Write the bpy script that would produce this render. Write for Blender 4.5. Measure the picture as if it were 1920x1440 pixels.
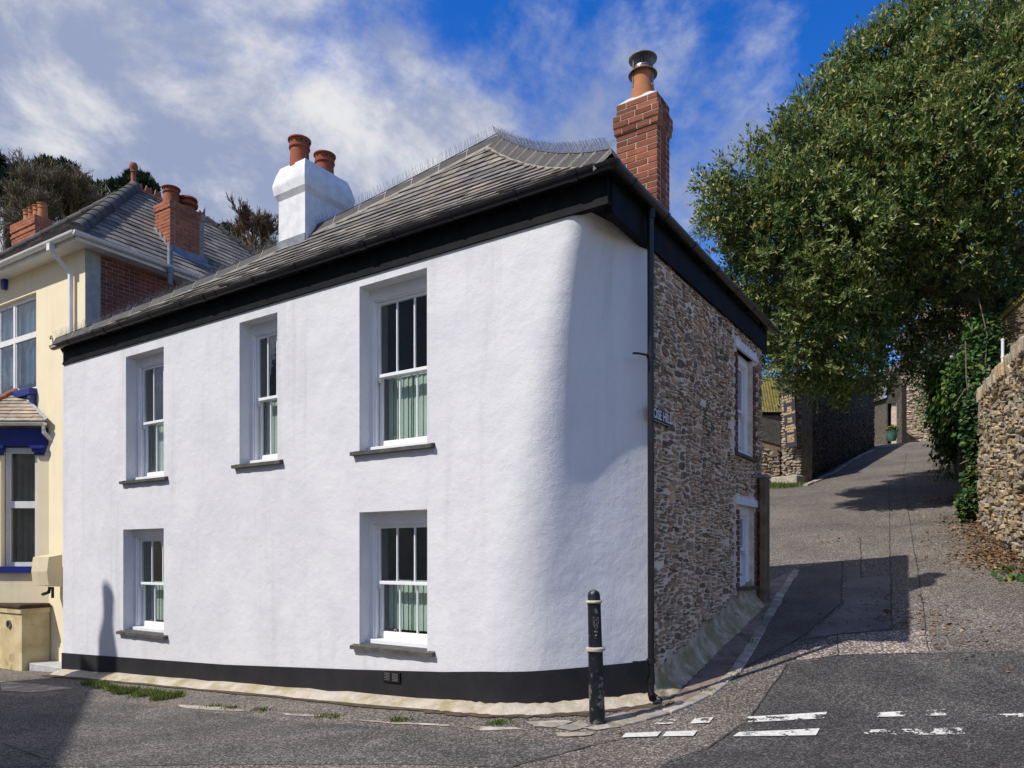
import bpy, math, random
import numpy as np
from mathutils import Matrix, Vector

for o in list(bpy.data.objects):
    bpy.data.objects.remove(o, do_unlink=True)
scene = bpy.context.scene
COL = scene.collection
R = math.radians

# ------------------------------------------------------------------ camera
F, EYE, V0 = 1353.0, 1.6, 1040.0            # focal length and horizon of the 1920 px wide photograph
cam = bpy.data.cameras.new('camera')
cam.sensor_width = 36.0
cam.lens = F / 1920 * 36
cam.shift_y = (V0 - 720) / 1920
cam.clip_start, cam.clip_end = 0.05, 3000
camo = bpy.data.objects.new('camera', cam)
camo.location = (0, 0, EYE)
camo.rotation_euler = (R(90), 0, 0)
COL.objects.link(camo)
scene.camera = camo

# ------------------------------------------------------------------ light
HROT = math.atan2(-.552, .834)               # the white house is turned this much
SUN_A, SUN_E = R(28), R(47)
_i, _r = Vector((.552, .834, 0)), Vector((.834, -.552, 0))
SH = -(_i * math.cos(SUN_A) + _r * math.sin(SUN_A))     # horizontal direction towards the sun
SUN = Vector((SH.x * math.cos(SUN_E), SH.y * math.cos(SUN_E), math.sin(SUN_E)))
sl = bpy.data.lights.new('sun', 'SUN')
sl.energy = 4.7
sl.angle = R(0.53)
sl.color = (1.0, .955, .90)
so = bpy.data.objects.new('sun', sl)
so.rotation_euler = SUN.to_track_quat('Z', 'Y').to_euler()
so.location = SUN * 60
COL.objects.link(so)

world = bpy.data.worlds.new('World')
scene.world = world
world.use_nodes = True
wt = world.node_tree
wt.nodes.clear()


def N(nt, typ, **kw):
    n = nt.nodes.new(typ)
    for k, v in kw.items():
        setattr(n, k, v)
    return n


def L(nt, a, b):
    nt.links.new(a, b)


def mathn(nt, op, a, b=None, c=None, clamp=False):
    n = N(nt, 'ShaderNodeMath', operation=op)
    n.use_clamp = clamp
    for k, v in enumerate((a, b, c)):
        if v is None:
            continue
        if isinstance(v, (int, float)):
            n.inputs[k].default_value = v
        else:
            L(nt, v, n.inputs[k])
    return n.outputs[0]


def mixc(nt, fac, a, b, blend='MIX'):
    n = N(nt, 'ShaderNodeMix', data_type='RGBA', blend_type=blend)
    for k, v in ((0, fac), (6, a), (7, b)):
        if isinstance(v, (int, float)):
            n.inputs[k].default_value = v
        elif isinstance(v, (tuple, list)):
            n.inputs[k].default_value = (*v[:3], 1)
        else:
            L(nt, v, n.inputs[k])
    return n.outputs[2]


def noise(nt, vec, scale, detail=4, rough=.55, dist=0.0):
    n = N(nt, 'ShaderNodeTexNoise')
    n.inputs['Scale'].default_value = scale
    n.inputs['Detail'].default_value = detail
    n.inputs['Roughness'].default_value = rough
    n.inputs['Distortion'].default_value = dist
    if vec is not None:
        L(nt, vec, n.inputs['Vector'])
    return n.outputs[0]


def smooth(nt, v, lo, hi):
    n = N(nt, 'ShaderNodeMapRange', interpolation_type='SMOOTHSTEP')
    L(nt, v, n.inputs[0])
    n.inputs[1].default_value, n.inputs[2].default_value = lo, hi
    return n.outputs[0]


# sky: physical sky with broken cloud
sky = N(wt, 'ShaderNodeTexSky', sky_type='NISHITA')
sky.sun_disc = False
sky.sun_elevation = SUN_E
sky.sun_rotation = math.atan2(SUN.x, SUN.y) % (2 * math.pi)
sky.air_density, sky.dust_density, sky.ozone_density = 1.0, .4, 1.6
hsv = N(wt, 'ShaderNodeHueSaturation')
hsv.inputs['Hue'].default_value = .519
hsv.inputs['Saturation'].default_value = 1.46
hsv.inputs['Value'].default_value = 2.0
L(wt, sky.outputs[0], hsv.inputs['Color'])
tc = N(wt, 'ShaderNodeTexCoord')
sep = N(wt, 'ShaderNodeSeparateXYZ')
L(wt, tc.outputs['Generated'], sep.inputs[0])
den = mathn(wt, 'ADD', mathn(wt, 'MAXIMUM', sep.outputs[2], 0.0), .28)
cmb = N(wt, 'ShaderNodeCombineXYZ')
L(wt, mathn(wt, 'DIVIDE', sep.outputs[0], den), cmb.inputs[0])
L(wt, mathn(wt, 'DIVIDE', sep.outputs[1], den), cmb.inputs[1])
cmb.inputs[2].default_value = 3.7
mp = N(wt, 'ShaderNodeMapping')
mp.inputs['Rotation'].default_value = (0, 0, R(-32))
mp.inputs['Scale'].default_value = (1.0, .92, 1)
L(wt, cmb.outputs[0], mp.inputs[0])
big = noise(wt, mp.outputs[0], .9, 2, .5)
mid = noise(wt, mp.outputs[0], 2.9, 10, .60, .12)
fine = noise(wt, mp.outputs[0], 9.0, 8, .62)
band = smooth(wt, sep.outputs[0], .30, -.42)                 # a cloud bank stands over the left of the street
cov = mathn(wt, 'ADD', mathn(wt, 'MULTIPLY', mid, .62), mathn(wt, 'MULTIPLY', big, .25))
cov = mathn(wt, 'ADD', cov, mathn(wt, 'MULTIPLY', fine, .16))
cov = mathn(wt, 'ADD', cov, mathn(wt, 'MULTIPLY', band, .20))
low = smooth(wt, sep.outputs[2], .45, .05)
cov = mathn(wt, 'ADD', cov, mathn(wt, 'MULTIPLY', low, .05))
mask = smooth(wt, cov, .53, .70)
shade = smooth(wt, noise(wt, mp.outputs[0], 3.4, 9, .62, .2), .42, .66)
ccol = mixc(wt, shade, (.47, .56, .83), (1.22, 1.22, 1.25))
bg1 = N(wt, 'ShaderNodeBackground')
L(wt, hsv.outputs[0], bg1.inputs[0])
bg1.inputs[1].default_value = .10
bg2 = N(wt, 'ShaderNodeBackground')
L(wt, ccol, bg2.inputs[0])
bg2.inputs[1].default_value = .66
mx = N(wt, 'ShaderNodeMixShader')
L(wt, mask, mx.inputs[0]); L(wt, bg1.outputs[0], mx.inputs[1]); L(wt, bg2.outputs[0], mx.inputs[2])
wo = N(wt, 'ShaderNodeOutputWorld')
L(wt, mx.outputs[0], wo.inputs[0])

scene.view_settings.view_transform = 'Standard'
scene.view_settings.look = 'None'
scene.view_settings.exposure = 0.0
scene.view_settings.gamma = 1.0
scene.view_settings.use_curve_mapping = False
scene.render.engine = 'CYCLES'
scene.cycles.max_bounces = 6
scene.cycles.transparent_max_bounces = 12


# ------------------------------------------------------------------ materials
MATS = {}


def col(c):
    return (*c[:3], 1)


def surf(name, base, alt=None, scale=3.0, rough=.8, bumps=(), rnd=0.0, rndhue=None, stains=(), spec=.3,
         metal=0.0, speck=None, lo=.35, hi=.65, coat=0.0, streak=None):
    """Procedural surface in world space: two colours mixed by noise, random tone per piece, stains, bump."""
    m = bpy.data.materials.new(name)
    m.use_nodes = True
    nt = m.node_tree
    bs = nt.nodes['Principled BSDF']
    geo = N(nt, 'ShaderNodeNewGeometry')
    pos = geo.outputs['Position']
    c = None
    if alt is None:
        alt = tuple(x * .75 for x in base)
    c = mixc(nt, smooth(nt, noise(nt, pos, scale, 6, .6), lo, hi), base, alt)
    if rnd or rndhue:
        oi = N(nt, 'ShaderNodeObjectInfo')
        rv = mathn(nt, 'FRACT', mathn(nt, 'ADD', oi.outputs['Random'], geo.outputs['Random Per Island']))
        if rndhue:
            r2 = mathn(nt, 'FRACT', mathn(nt, 'MULTIPLY', rv, 7.31))
            c = mixc(nt, mathn(nt, 'MULTIPLY', smooth(nt, r2, .35, .95), .85), c, rndhue)
        f = mathn(nt, 'ADD', mathn(nt, 'MULTIPLY', rv, 2 * rnd), 1 - rnd)
        vv = N(nt, 'ShaderNodeVectorMath', operation='SCALE')
        L(nt, c, vv.inputs[0]); L(nt, f, vv.inputs['Scale'])
        c = vv.outputs[0]
    for (sc, ssc, a, b, amt) in stains:
        c = mixc(nt, mathn(nt, 'MULTIPLY', smooth(nt, noise(nt, pos, ssc, 6, .65), a, b), amt), c, sc)
    if streak:
        vm = N(nt, 'ShaderNodeVectorMath', operation='MULTIPLY')
        L(nt, pos, vm.inputs[0]); vm.inputs[1].default_value = (streak[1], streak[1], streak[1] * .07)
        c = mixc(nt, mathn(nt, 'MULTIPLY', smooth(nt, noise(nt, vm.outputs[0], 1.0, 5, .6), .5, .78), streak[2]), c, streak[0])
    if speck:
        vo = N(nt, 'ShaderNodeTexVoronoi')
        vo.inputs['Scale'].default_value = speck[0]
        L(nt, pos, vo.inputs['Vector'])
        sx = N(nt, 'ShaderNodeSeparateColor')
        L(nt, vo.outputs['Color'], sx.inputs[0])
        f = mathn(nt, 'ADD', mathn(nt, 'MULTIPLY', mathn(nt, 'POWER', sx.outputs[0], speck[2]), speck[1]), speck[3])
        vv = N(nt, 'ShaderNodeVectorMath', operation='SCALE')
        L(nt, c, vv.inputs[0]); L(nt, f, vv.inputs['Scale'])
        c = vv.outputs[0]
    if speck:
        f = mathn(nt, 'ADD', mathn(nt, 'MULTIPLY', noise(nt, pos, 38, 5, .75), 1.3), .35)
        vv = N(nt, 'ShaderNodeVectorMath', operation='SCALE')
        L(nt, c, vv.inputs[0]); L(nt, f, vv.inputs['Scale'])
        c = vv.outputs[0]
    L(nt, c, bs.inputs['Base Color'])
    bs.inputs['Roughness'].default_value = rough
    bs.inputs['Specular IOR Level'].default_value = spec
    bs.inputs['Metallic'].default_value = metal
    if coat:
        bs.inputs['Coat Weight'].default_value = coat
        bs.inputs['Coat Roughness'].default_value = .2
    prev = None
    for (bsc, st, dist) in bumps:
        b = N(nt, 'ShaderNodeBump')
        b.inputs['Strength'].default_value = st
        b.inputs['Distance'].default_value = dist
        L(nt, noise(nt, pos, bsc, 4, .6), b.inputs['Height'])
        if prev:
            L(nt, prev, b.inputs['Normal'])
        prev = b.outputs[0]
    if prev:
        L(nt, prev, bs.inputs['Normal'])
    MATS[name] = m
    return m


surf('render_white', (.695, .69, .70), (.645, .64, .66), 1.3, .85,
     bumps=((2.0, .35, .06), (9, .25, .02), (95, .55, .007)), stains=(((.54, .55, .58), .7, .52, .8, .45), ((.49, .47, .43), 6, .66, .84, .35), ((.45, .44, .42), 45, .74, .80, .35)), streak=((.46, .455, .45), 4.5, .40))
surf('plinth_black', (.014, .014, .017), (.021, .020, .022), 3, .7, bumps=((90, .5, .005), (8, .2, .01)),
     stains=(((.10, .095, .09), 30, .72, .78, .5), ((.05, .045, .04), 2.2, .58, .8, .5)), spec=.25)
surf('black_paint', (.006, .006, .008), (.011, .011, .013), 5, .7, bumps=((40, .12, .003), (3, .15, .02)), spec=.12, stains=(((.03, .03, .03), 9, .62, .75, .5),))
surf('black_plastic', (.008, .008, .010), (.012, .012, .014), 8, .34, spec=.4)
surf('footing', (.52, .45, .36), (.40, .34, .26), 6, .9, bumps=((22, .8, .02), (80, .4, .006)),
     stains=(((.30, .25, .10), 3.2, .48, .68, .8), ((.55, .50, .44), 1.3, .5, .7, .6), ((.16, .13, .10), 9, .62, .75, .6)))
surf('side_skirting', (.55, .46, .34), (.38, .30, .20), 9, .9, bumps=((20, .7, .02), (90, .3, .005)),
     stains=(((.25, .195, .075), 3.0, .40, .62, .85), ((.14, .105, .06), 8, .56, .7, .7)))
surf('mortar_pale', (.80, .665, .52), (.62, .50, .38), 4.5, .95, bumps=((30, .9, .02), (120, .5, .006)),
     stains=(((.30, .27, .17), 2.2, .54, .74, .55), ((.20, .17, .11), .9, .56, .78, .45)))
surf('rubble_stone', (.37, .26, .17), (.20, .14, .095), 9, .9, bumps=((26, .8, .015), (90, .4, .005)), rnd=.55,
     rndhue=(.42, .25, .14), stains=(((.25, .22, .16), 14, .6, .75, .4), ((.10, .10, .055), 1.6, .52, .72, .6)))
surf('wall_stone', (.40, .345, .27), (.26, .225, .175), 6, .92, bumps=((22, .8, .02), (80, .4, .006)), rnd=.32,
     rndhue=(.42, .30, .155), stains=(((.46, .43, .38), 9, .58, .75, .45), ((.16, .13, .09), 5, .58, .75, .5)))
surf('wall_mortar', (.27, .215, .145), (.18, .14, .095), 5, .95, bumps=((25, .9, .03),))
surf('pillar_stone', (.42, .39, .33), (.30, .27, .22), 7, .92, bumps=((20, .8, .02),), rnd=.3, rndhue=(.34, .24, .17),
     stains=(((.22, .24, .11), 3, .55, .72, .5),))
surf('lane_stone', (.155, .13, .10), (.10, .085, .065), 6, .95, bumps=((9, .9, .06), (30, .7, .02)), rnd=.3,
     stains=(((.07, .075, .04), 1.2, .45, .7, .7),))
surf('cottage_stone', (.62, .50, .38), (.45, .34, .25), 5, .92, bumps=((7, .9, .06), (25, .6, .02)), rnd=.3,
     stains=(((.70, .62, .52), 3, .5, .7, .6),))
surf('cottage_pink', (.42, .25, .19), (.34, .22, .17), 3, .9, bumps=((8, .8, .05),))
surf('slate_roof', (.195, .18, .165), (.115, .107, .10), 7, .75, bumps=((14, .4, .012), (70, .4, .003)), rnd=.36,
     rndhue=(.25, .215, .17), stains=(((.40, .37, .33), 16, .60, .74, .5), ((.12, .105, .08), 3, .55, .7, .5)), spec=.35)
surf('slate_old', (.20, .18, .16), (.13, .115, .10), 6, .85, bumps=((14, .5, .012), (60, .5, .004)), rnd=.28,
     rndhue=(.25, .215, .17), stains=(((.36, .33, .24), 18, .62, .74, .6), ((.10, .095, .06), 2.5, .5, .7, .6)))
surf('slate_sill', (.10, .095, .085), (.06, .058, .055), 9, .7, bumps=((60, .5, .004),), stains=(((.17, .14, .09), 12, .55, .75, .6),))
surf('slate_bay', (.42, .355, .27), (.28, .235, .18), 9, .85, bumps=((30, .5, .006),), rnd=.2, rndhue=(.46, .36, .25),
     stains=(((.12, .09, .07), 16, .58, .7, .7),))
surf('ridge_tile', (.075, .07, .068), (.05, .048, .047), 6, .7, bumps=((50, .3, .004),), rnd=.2, stains=(((.17, .15, .12), 20, .68, .8, .4),))
surf('ridge_mossy', (.10, .095, .088), (.06, .057, .052), 7, .85, bumps=((25, .6, .01),), rnd=.2,
     stains=(((.33, .32, .28), 22, .62, .72, .6), ((.19, .12, .05), 4, .62, .75, .7), ((.09, .095, .03), 3, .6, .72, .5)))
surf('bedding', (.36, .32, .26), (.26, .23, .185), 9, .95, bumps=((40, .8, .01),))
surf('spike_wire', (.10, .10, .11), (.13, .13, .14), 5, .55)
surf('brick_red', (.27, .085, .045), (.20, .062, .036), 12, .88, bumps=((40, .6, .006),), rnd=.34, rndhue=(.17, .06, .04),
     stains=(((.10, .055, .035), 7, .60, .75, .6), ((.42, .36, .28), 18, .70, .8, .5)))
surf('brick_orange', (.40, .135, .062), (.33, .10, .05), 12, .88, bumps=((40, .5, .005),), rnd=.2, rndhue=(.30, .10, .05),
     stains=(((.16, .08, .05), 5, .62, .75, .5), ((.60, .54, .48), 4.5, .70, .76, .75)))
surf('brick_wall', (.25, .065, .036), (.19, .05, .03), 12, .9, bumps=((40, .6, .005),), rnd=.25, rndhue=(.15, .06, .045))
surf('brick_quoin', (.21, .085, .06), (.16, .065, .05), 12, .9, bumps=((40, .6, .006),), rnd=.35, rndhue=(.14, .07, .06))
surf('mortar_lime', (.46, .38, .27), (.36, .29, .20), 9, .95, bumps=((60, .6, .005),))
surf('mortar_grey', (.33, .29, .25), (.24, .21, .18), 9, .95, bumps=((60, .6, .005),))
surf('terracotta', (.33, .095, .045), (.27, .075, .036), 6, .8, bumps=((50, .25, .004),), stains=(((.17, .06, .035), 5, .55, .75, .6),))
surf('terracotta_old', (.36, .14, .075), (.27, .10, .06), 7, .85, bumps=((50, .3, .004),), stains=(((.14, .08, .05), 6, .58, .75, .6),))
surf('terracotta_pale', (.46, .19, .085), (.38, .15, .07), 6, .8, bumps=((50, .25, .004),))
surf('lead', (.24, .26, .29), (.17, .185, .21), 8, .55, bumps=((18, .5, .01),), metal=.25, stains=(((.42, .43, .45), 14, .6, .75, .5),))
surf('steel', (.40, .39, .38), (.26, .25, .25), 9, .42, metal=.9)
surf('white_joinery', (.80, .80, .81), (.76, .76, .77), 4, .38, bumps=((60, .08, .002),), spec=.4)
surf('white_plastic', (.78, .78, .76), (.70, .70, .67), 4, .4, stains=(((.45, .43, .38), 8, .64, .8, .4),))
surf('white_lintel', (.72, .72, .73), (.62, .62, .63), 7, .75, bumps=((50, .3, .004),))
surf('blind_green', (.74, .86, .76), (.71, .83, .73), 3, .8)
surf('curtain', (.30, .42, .50), (.24, .35, .43), 3, .9)
surf('curtain_grey', (.20, .20, .20), (.15, .15, .15), 3, .9)
surf('room_dark', (.035, .034, .033), (.025, .025, .025), 2, .9)
surf('yellow_render', (.84, .735, .51), (.81, .70, .475), 1.5, .88, bumps=((80, .35, .004), (5, .2, .02)),
     stains=(((.58, .47, .27), 1.1, .58, .8, .5), ((.40, .31, .17), 6, .70, .8, .4)), streak=((.50, .40, .24), 3.5, .35))
surf('cement_strip', (.42, .41, .35), (.33, .32, .27), 5, .95, bumps=((30, .7, .01),))
surf('cream_dirty', (.62, .52, .30), (.50, .40, .21), 3, .9, bumps=((50, .4, .006),),
     stains=(((.27, .20, .10), 2.2, .52, .7, .75), ((.12, .09, .05), 5, .62, .75, .6)))
surf('cream_plastic', (.66, .57, .38), (.61, .52, .34), 2, .5)
surf('bunker_top', (.075, .045, .028), (.05, .035, .022), 8, .95, bumps=((30, .9, .02),), stains=(((.10, .11, .03), 4, .58, .7, .6),))
surf('blue_paint', (.010, .025, .20), (.008, .02, .15), 3, .42, bumps=((50, .15, .003),), spec=.45)
surf('asphalt', (.185, .160, .133), (.113, .099, .085), .55, .88, lo=.3, hi=.7, bumps=((170, .8, .006), (45, .5, .01), (2, .3, .05)),
     speck=(74, 2.2, 3.0, .45), stains=(((.085, .08, .078), 1.7, .5, .75, .6), ((.25, .21, .175), 1.1, .55, .75, .5)))
surf('asphalt_grey', (.124, .112, .101), (.076, .070, .064), .8, .88, bumps=((200, .8, .005), (45, .4, .01), (2, .3, .04)),
     speck=(80, 2.2, 3.0, .45), stains=(((.19, .17, .155), 1.3, .5, .72, .6),))
surf('asphalt_slate', (.086, .080, .074), (.052, .049, .046), .8, .88, bumps=((200, .8, .005), (45, .4, .01), (2, .3, .04)),
     speck=(85, 2.2, 3.0, .45), stains=(((.125, .112, .104), 1.3, .5, .72, .6), ((.05, .048, .047), .6, .5, .7, .5)))
surf('asphalt_brown', (.26, .215, .18), (.18, .15, .13), 1.1, .9, bumps=((130, .9, .007), (40, .5, .01)),
     speck=(55, 2.6, 2.5, .32))
surf('asphalt_dark', (.14, .118, .102), (.095, .08, .07), 1.0, .88, bumps=((150, .9, .006),), speck=(150, 1.2, 3.0, .7))
surf('asphalt_worn', (.185, .168, .152), (.125, .113, .103), 1.2, .9, bumps=((140, .7, .006), (9, .5, .02)), speck=(150, .8, 3.0, .75),
     stains=(((.03, .03, .03), 3.2, .66, .72, .8),))
surf('crack_tar', (.045, .040, .036), (.075, .065, .055), 4, .9)
surf('kerb_stone', (.42, .37, .31), (.28, .245, .20), 8, .92, bumps=((30, .8, .012),), rnd=.3, stains=(((.15, .15, .06), 3, .5, .68, .7), ((.16, .13, .10), 7, .58, .72, .6)))
surf('paving_stone', (.30, .225, .18), (.22, .165, .13), 6, .92, bumps=((30, .7, .01),), rnd=.25, stains=(((.10, .08, .06), 4, .5, .7, .7),))
surf('gutter_dirt', (.060, .045, .030), (.11, .085, .055), 9, .95, bumps=((40, .9, .01),), stains=(((.06, .075, .02), 4, .56, .7, .7), ((.22, .18, .13), 12, .62, .75, .6)))
surf('step_stone', (.46, .46, .46), (.38, .38, .38), 6, .85, bumps=((40, .3, .004),), stains=(((.25, .23, .20), 5, .6, .75, .5),))
surf('soil', (.10, .08, .055), (.07, .06, .04), 1.2, .95, bumps=((6, .8, .05),))
surf('hill_scrub', (.085, .07, .04), (.06, .055, .03), 1.2, .95, bumps=((1.5, .9, .4),))
surf('bollard_paint', (.006, .008, .013), (.011, .013, .018), 8, .42, bumps=((30, .4, .004),), spec=.35,
     stains=(((.17, .15, .12), 6.5, .54, .60, .8), ((.12, .11, .09), 18, .62, .70, .7)))
surf('ring_paint', (.52, .48, .38), (.36, .32, .24), 12, .6, stains=(((.05, .05, .045), 14, .56, .64, .85),))
surf('emblem_paint', (.17, .155, .12), (.09, .085, .07), 14, .6)
surf('sign_black', (.010, .010, .014), (.012, .012, .016), 5, .4)
surf('sign_plum', (.035, .032, .045), (.04, .037, .05), 5, .55)
surf('letter_white', (.75, .75, .76), (.66, .66, .67), 20, .5)
surf('letter_gold', (.78, .58, .30), (.70, .50, .25), 20, .5)
surf('timber', (.20, .145, .085), (.13, .095, .06), 6, .85, bumps=((30, .5, .006),), stains=(((.09, .085, .045), 3, .5, .7, .5),))
surf('dark_timber', (.03, .024, .02), (.02, .017, .014), 5, .8)
surf('moss_sheet', (.20, .165, .035), (.12, .10, .04), 5, .95, bumps=((20, .8, .01),), stains=(((.06, .05, .04), 3, .55, .7, .6),))
surf('old_pier', (.22, .17, .11), (.14, .11, .075), 5, .95, bumps=((8, .9, .05), (30, .6, .015)), rnd=.28, stains=(((.20, .14, .02), 1.6, .50, .66, .8), ((.40, .38, .34), 14, .66, .72, .6)))
surf('bark', (.085, .06, .042), (.055, .04, .03), 8, .95, bumps=((18, .9, .02),))
surf('bark_warm', (.15, .095, .058), (.10, .065, .042), 8, .95, bumps=((18, .9, .02),))
surf('twig_brown', (.21, .165, .105), (.15, .125, .075), 2, .95, rnd=.3)
surf('ivy_stem', (.20, .15, .11), (.15, .11, .08), 8, .9)
surf('glazed_pot', (.06, .17, .13), (.04, .12, .10), 5, .3)
surf('litter', (.21, .105, .045), (.12, .065, .035), 20, .9, rnd=.5, rndhue=(.30, .20, .10))
surf('terracotta_leaf', (.30, .10, .05), None, 9, .8)


def leafmat(name, base, alt, yellow=None, yfrac=.25, rough=.38, rnd=.4, trans=.25, spec=.45):
    m = bpy.data.materials.new(name)
    m.use_nodes = True
    nt = m.node_tree
    bs = nt.nodes['Principled BSDF']
    geo = N(nt, 'ShaderNodeNewGeometry')
    rv = geo.outputs['Random Per Island']
    c = mixc(nt, smooth(nt, noise(nt, geo.outputs['Position'], .8, 3), .38, .64), base, alt)
    r2 = mathn(nt, 'FRACT', mathn(nt, 'MULTIPLY', rv, 13.7))
    if yellow:
        zone = smooth(nt, noise(nt, geo.outputs['Position'], 1.7, 3), .42, .6)
        sel = mathn(nt, 'LESS_THAN', r2, mathn(nt, 'MULTIPLY', mathn(nt, 'ADD', zone, .35), yfrac))
        c = mixc(nt, sel, c, yellow)
    f = mathn(nt, 'ADD', mathn(nt, 'MULTIPLY', rv, 2 * rnd), 1 - rnd)
    vv = N(nt, 'ShaderNodeVectorMath', operation='SCALE')
    L(nt, c, vv.inputs[0]); L(nt, f, vv.inputs['Scale'])
    L(nt, vv.outputs[0], bs.inputs['Base Color'])
    bs.inputs['Roughness'].default_value = rough
    bs.inputs['Specular IOR Level'].default_value = spec
    if trans:
        tr = N(nt, 'ShaderNodeBsdfTranslucent')
        L(nt, vv.outputs[0], tr.inputs[0])
        mx = N(nt, 'ShaderNodeMixShader')
        mx.inputs[0].default_value = trans
        out = nt.nodes['Material Output']
        L(nt, bs.outputs[0], mx.inputs[1]); L(nt, tr.outputs[0], mx.inputs[2]); L(nt, mx.outputs[0], out.inputs[0])
    MATS[name] = m


leafmat('laurel_leaf', (.140, .205, .050), (.070, .128, .034), (.36, .32, .09), .24, .42, .55, .28, .4)
leafmat('ivy_leaf', (.050, .125, .026), (.024, .065, .020), (.15, .17, .04), .25, .5, .45, .22, .25)
leafmat('pine_leaf', (.030, .050, .022), (.020, .036, .018), None, 0, .7, .4, .1, .2)
leafmat('grass_blade', (.11, .17, .035), (.09, .13, .03), (.22, .19, .06), .2, .6, .35, .3, .2)
leafmat('pot_plant', (.12, .22, .04), (.10, .17, .04), (.35, .13, .09), .4, .5, .3, .25)


def glass():
    m = bpy.data.materials.new('window_glass')
    m.use_nodes = True
    nt = m.node_tree
    nt.nodes.remove(nt.nodes['Principled BSDF'])
    lw = N(nt, 'ShaderNodeLayerWeight')
    fac = mathn(nt, 'ADD', mathn(nt, 'MULTIPLY', mathn(nt, 'POWER', lw.outputs['Facing'], 4.0), .8), .11, clamp=True)
    tr = N(nt, 'ShaderNodeBsdfTransparent')
    tr.inputs[0].default_value = (.86, .89, .88, 1)
    gl = N(nt, 'ShaderNodeBsdfGlossy')
    gl.inputs['Roughness'].default_value = .01
    geo = N(nt, 'ShaderNodeNewGeometry')
    bp = N(nt, 'ShaderNodeBump')
    bp.inputs['Strength'].default_value = .12
    bp.inputs['Distance'].default_value = .02
    L(nt, noise(nt, geo.outputs['Position'], 5, 2), bp.inputs['Height'])
    L(nt, bp.outputs[0], gl.inputs['Normal'])
    mx = N(nt, 'ShaderNodeMixShader')
    L(nt, fac, mx.inputs[0]); L(nt, tr.outputs[0], mx.inputs[1]); L(nt, gl.outputs[0], mx.inputs[2])
    L(nt, mx.outputs[0], nt.nodes['Material Output'].inputs[0])
    MATS['window_glass'] = m


glass()


def worn_paint():
    """Road paint worn through to the asphalt below: holes are transparent."""
    m = bpy.data.materials.new('road_paint')
    m.use_nodes = True
    nt = m.node_tree
    bs = nt.nodes['Principled BSDF']
    geo = N(nt, 'ShaderNodeNewGeometry')
    pos = geo.outputs['Position']
    c = mixc(nt, smooth(nt, noise(nt, pos, 25, 5), .4, .7), (.70, .68, .62), (.50, .48, .44))
    L(nt, c, bs.inputs['Base Color'])
    bs.inputs['Roughness'].default_value = .75
    oi = N(nt, 'ShaderNodeObjectInfo')
    wear = N(nt, 'ShaderNodeSeparateColor')
    L(nt, oi.outputs['Color'], wear.inputs[0])
    n1 = mathn(nt, 'ADD', mathn(nt, 'MULTIPLY', noise(nt, pos, 5.5, 2), .62), mathn(nt, 'MULTIPLY', noise(nt, pos, 38, 4, .7), .42))
    keep = mathn(nt, 'GREATER_THAN', n1, wear.outputs[0])
    tr = N(nt, 'ShaderNodeBsdfTransparent')
    mx = N(nt, 'ShaderNodeMixShader')
    L(nt, keep, mx.inputs[0]); L(nt, tr.outputs[0], mx.inputs[1]); L(nt, bs.outputs[0], mx.inputs[2])
    L(nt, mx.outputs[0], nt.nodes['Material Output'].inputs[0])
    MATS['road_paint'] = m


worn_paint()


# ------------------------------------------------------------------ builders
def link(name, me, parent=None, kind=None):
    o = bpy.data.objects.new(name, me)
    COL.objects.link(o)
    if parent is not None:
        o.parent = parent
    if kind:
        o['kind'] = kind
    return o


def tag(o, label, cat, group=None):
    o['label'] = label
    o['category'] = cat
    if group:
        o['group'] = group
    return o


def thing(name, loc, rz, label, cat, group=None):
    o = bpy.data.objects.new(name, None)
    o.empty_display_size = .3
    COL.objects.link(o)
    o.location = loc
    o.rotation_euler = (0, 0, rz)
    return tag(o, label, cat, group)


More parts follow.
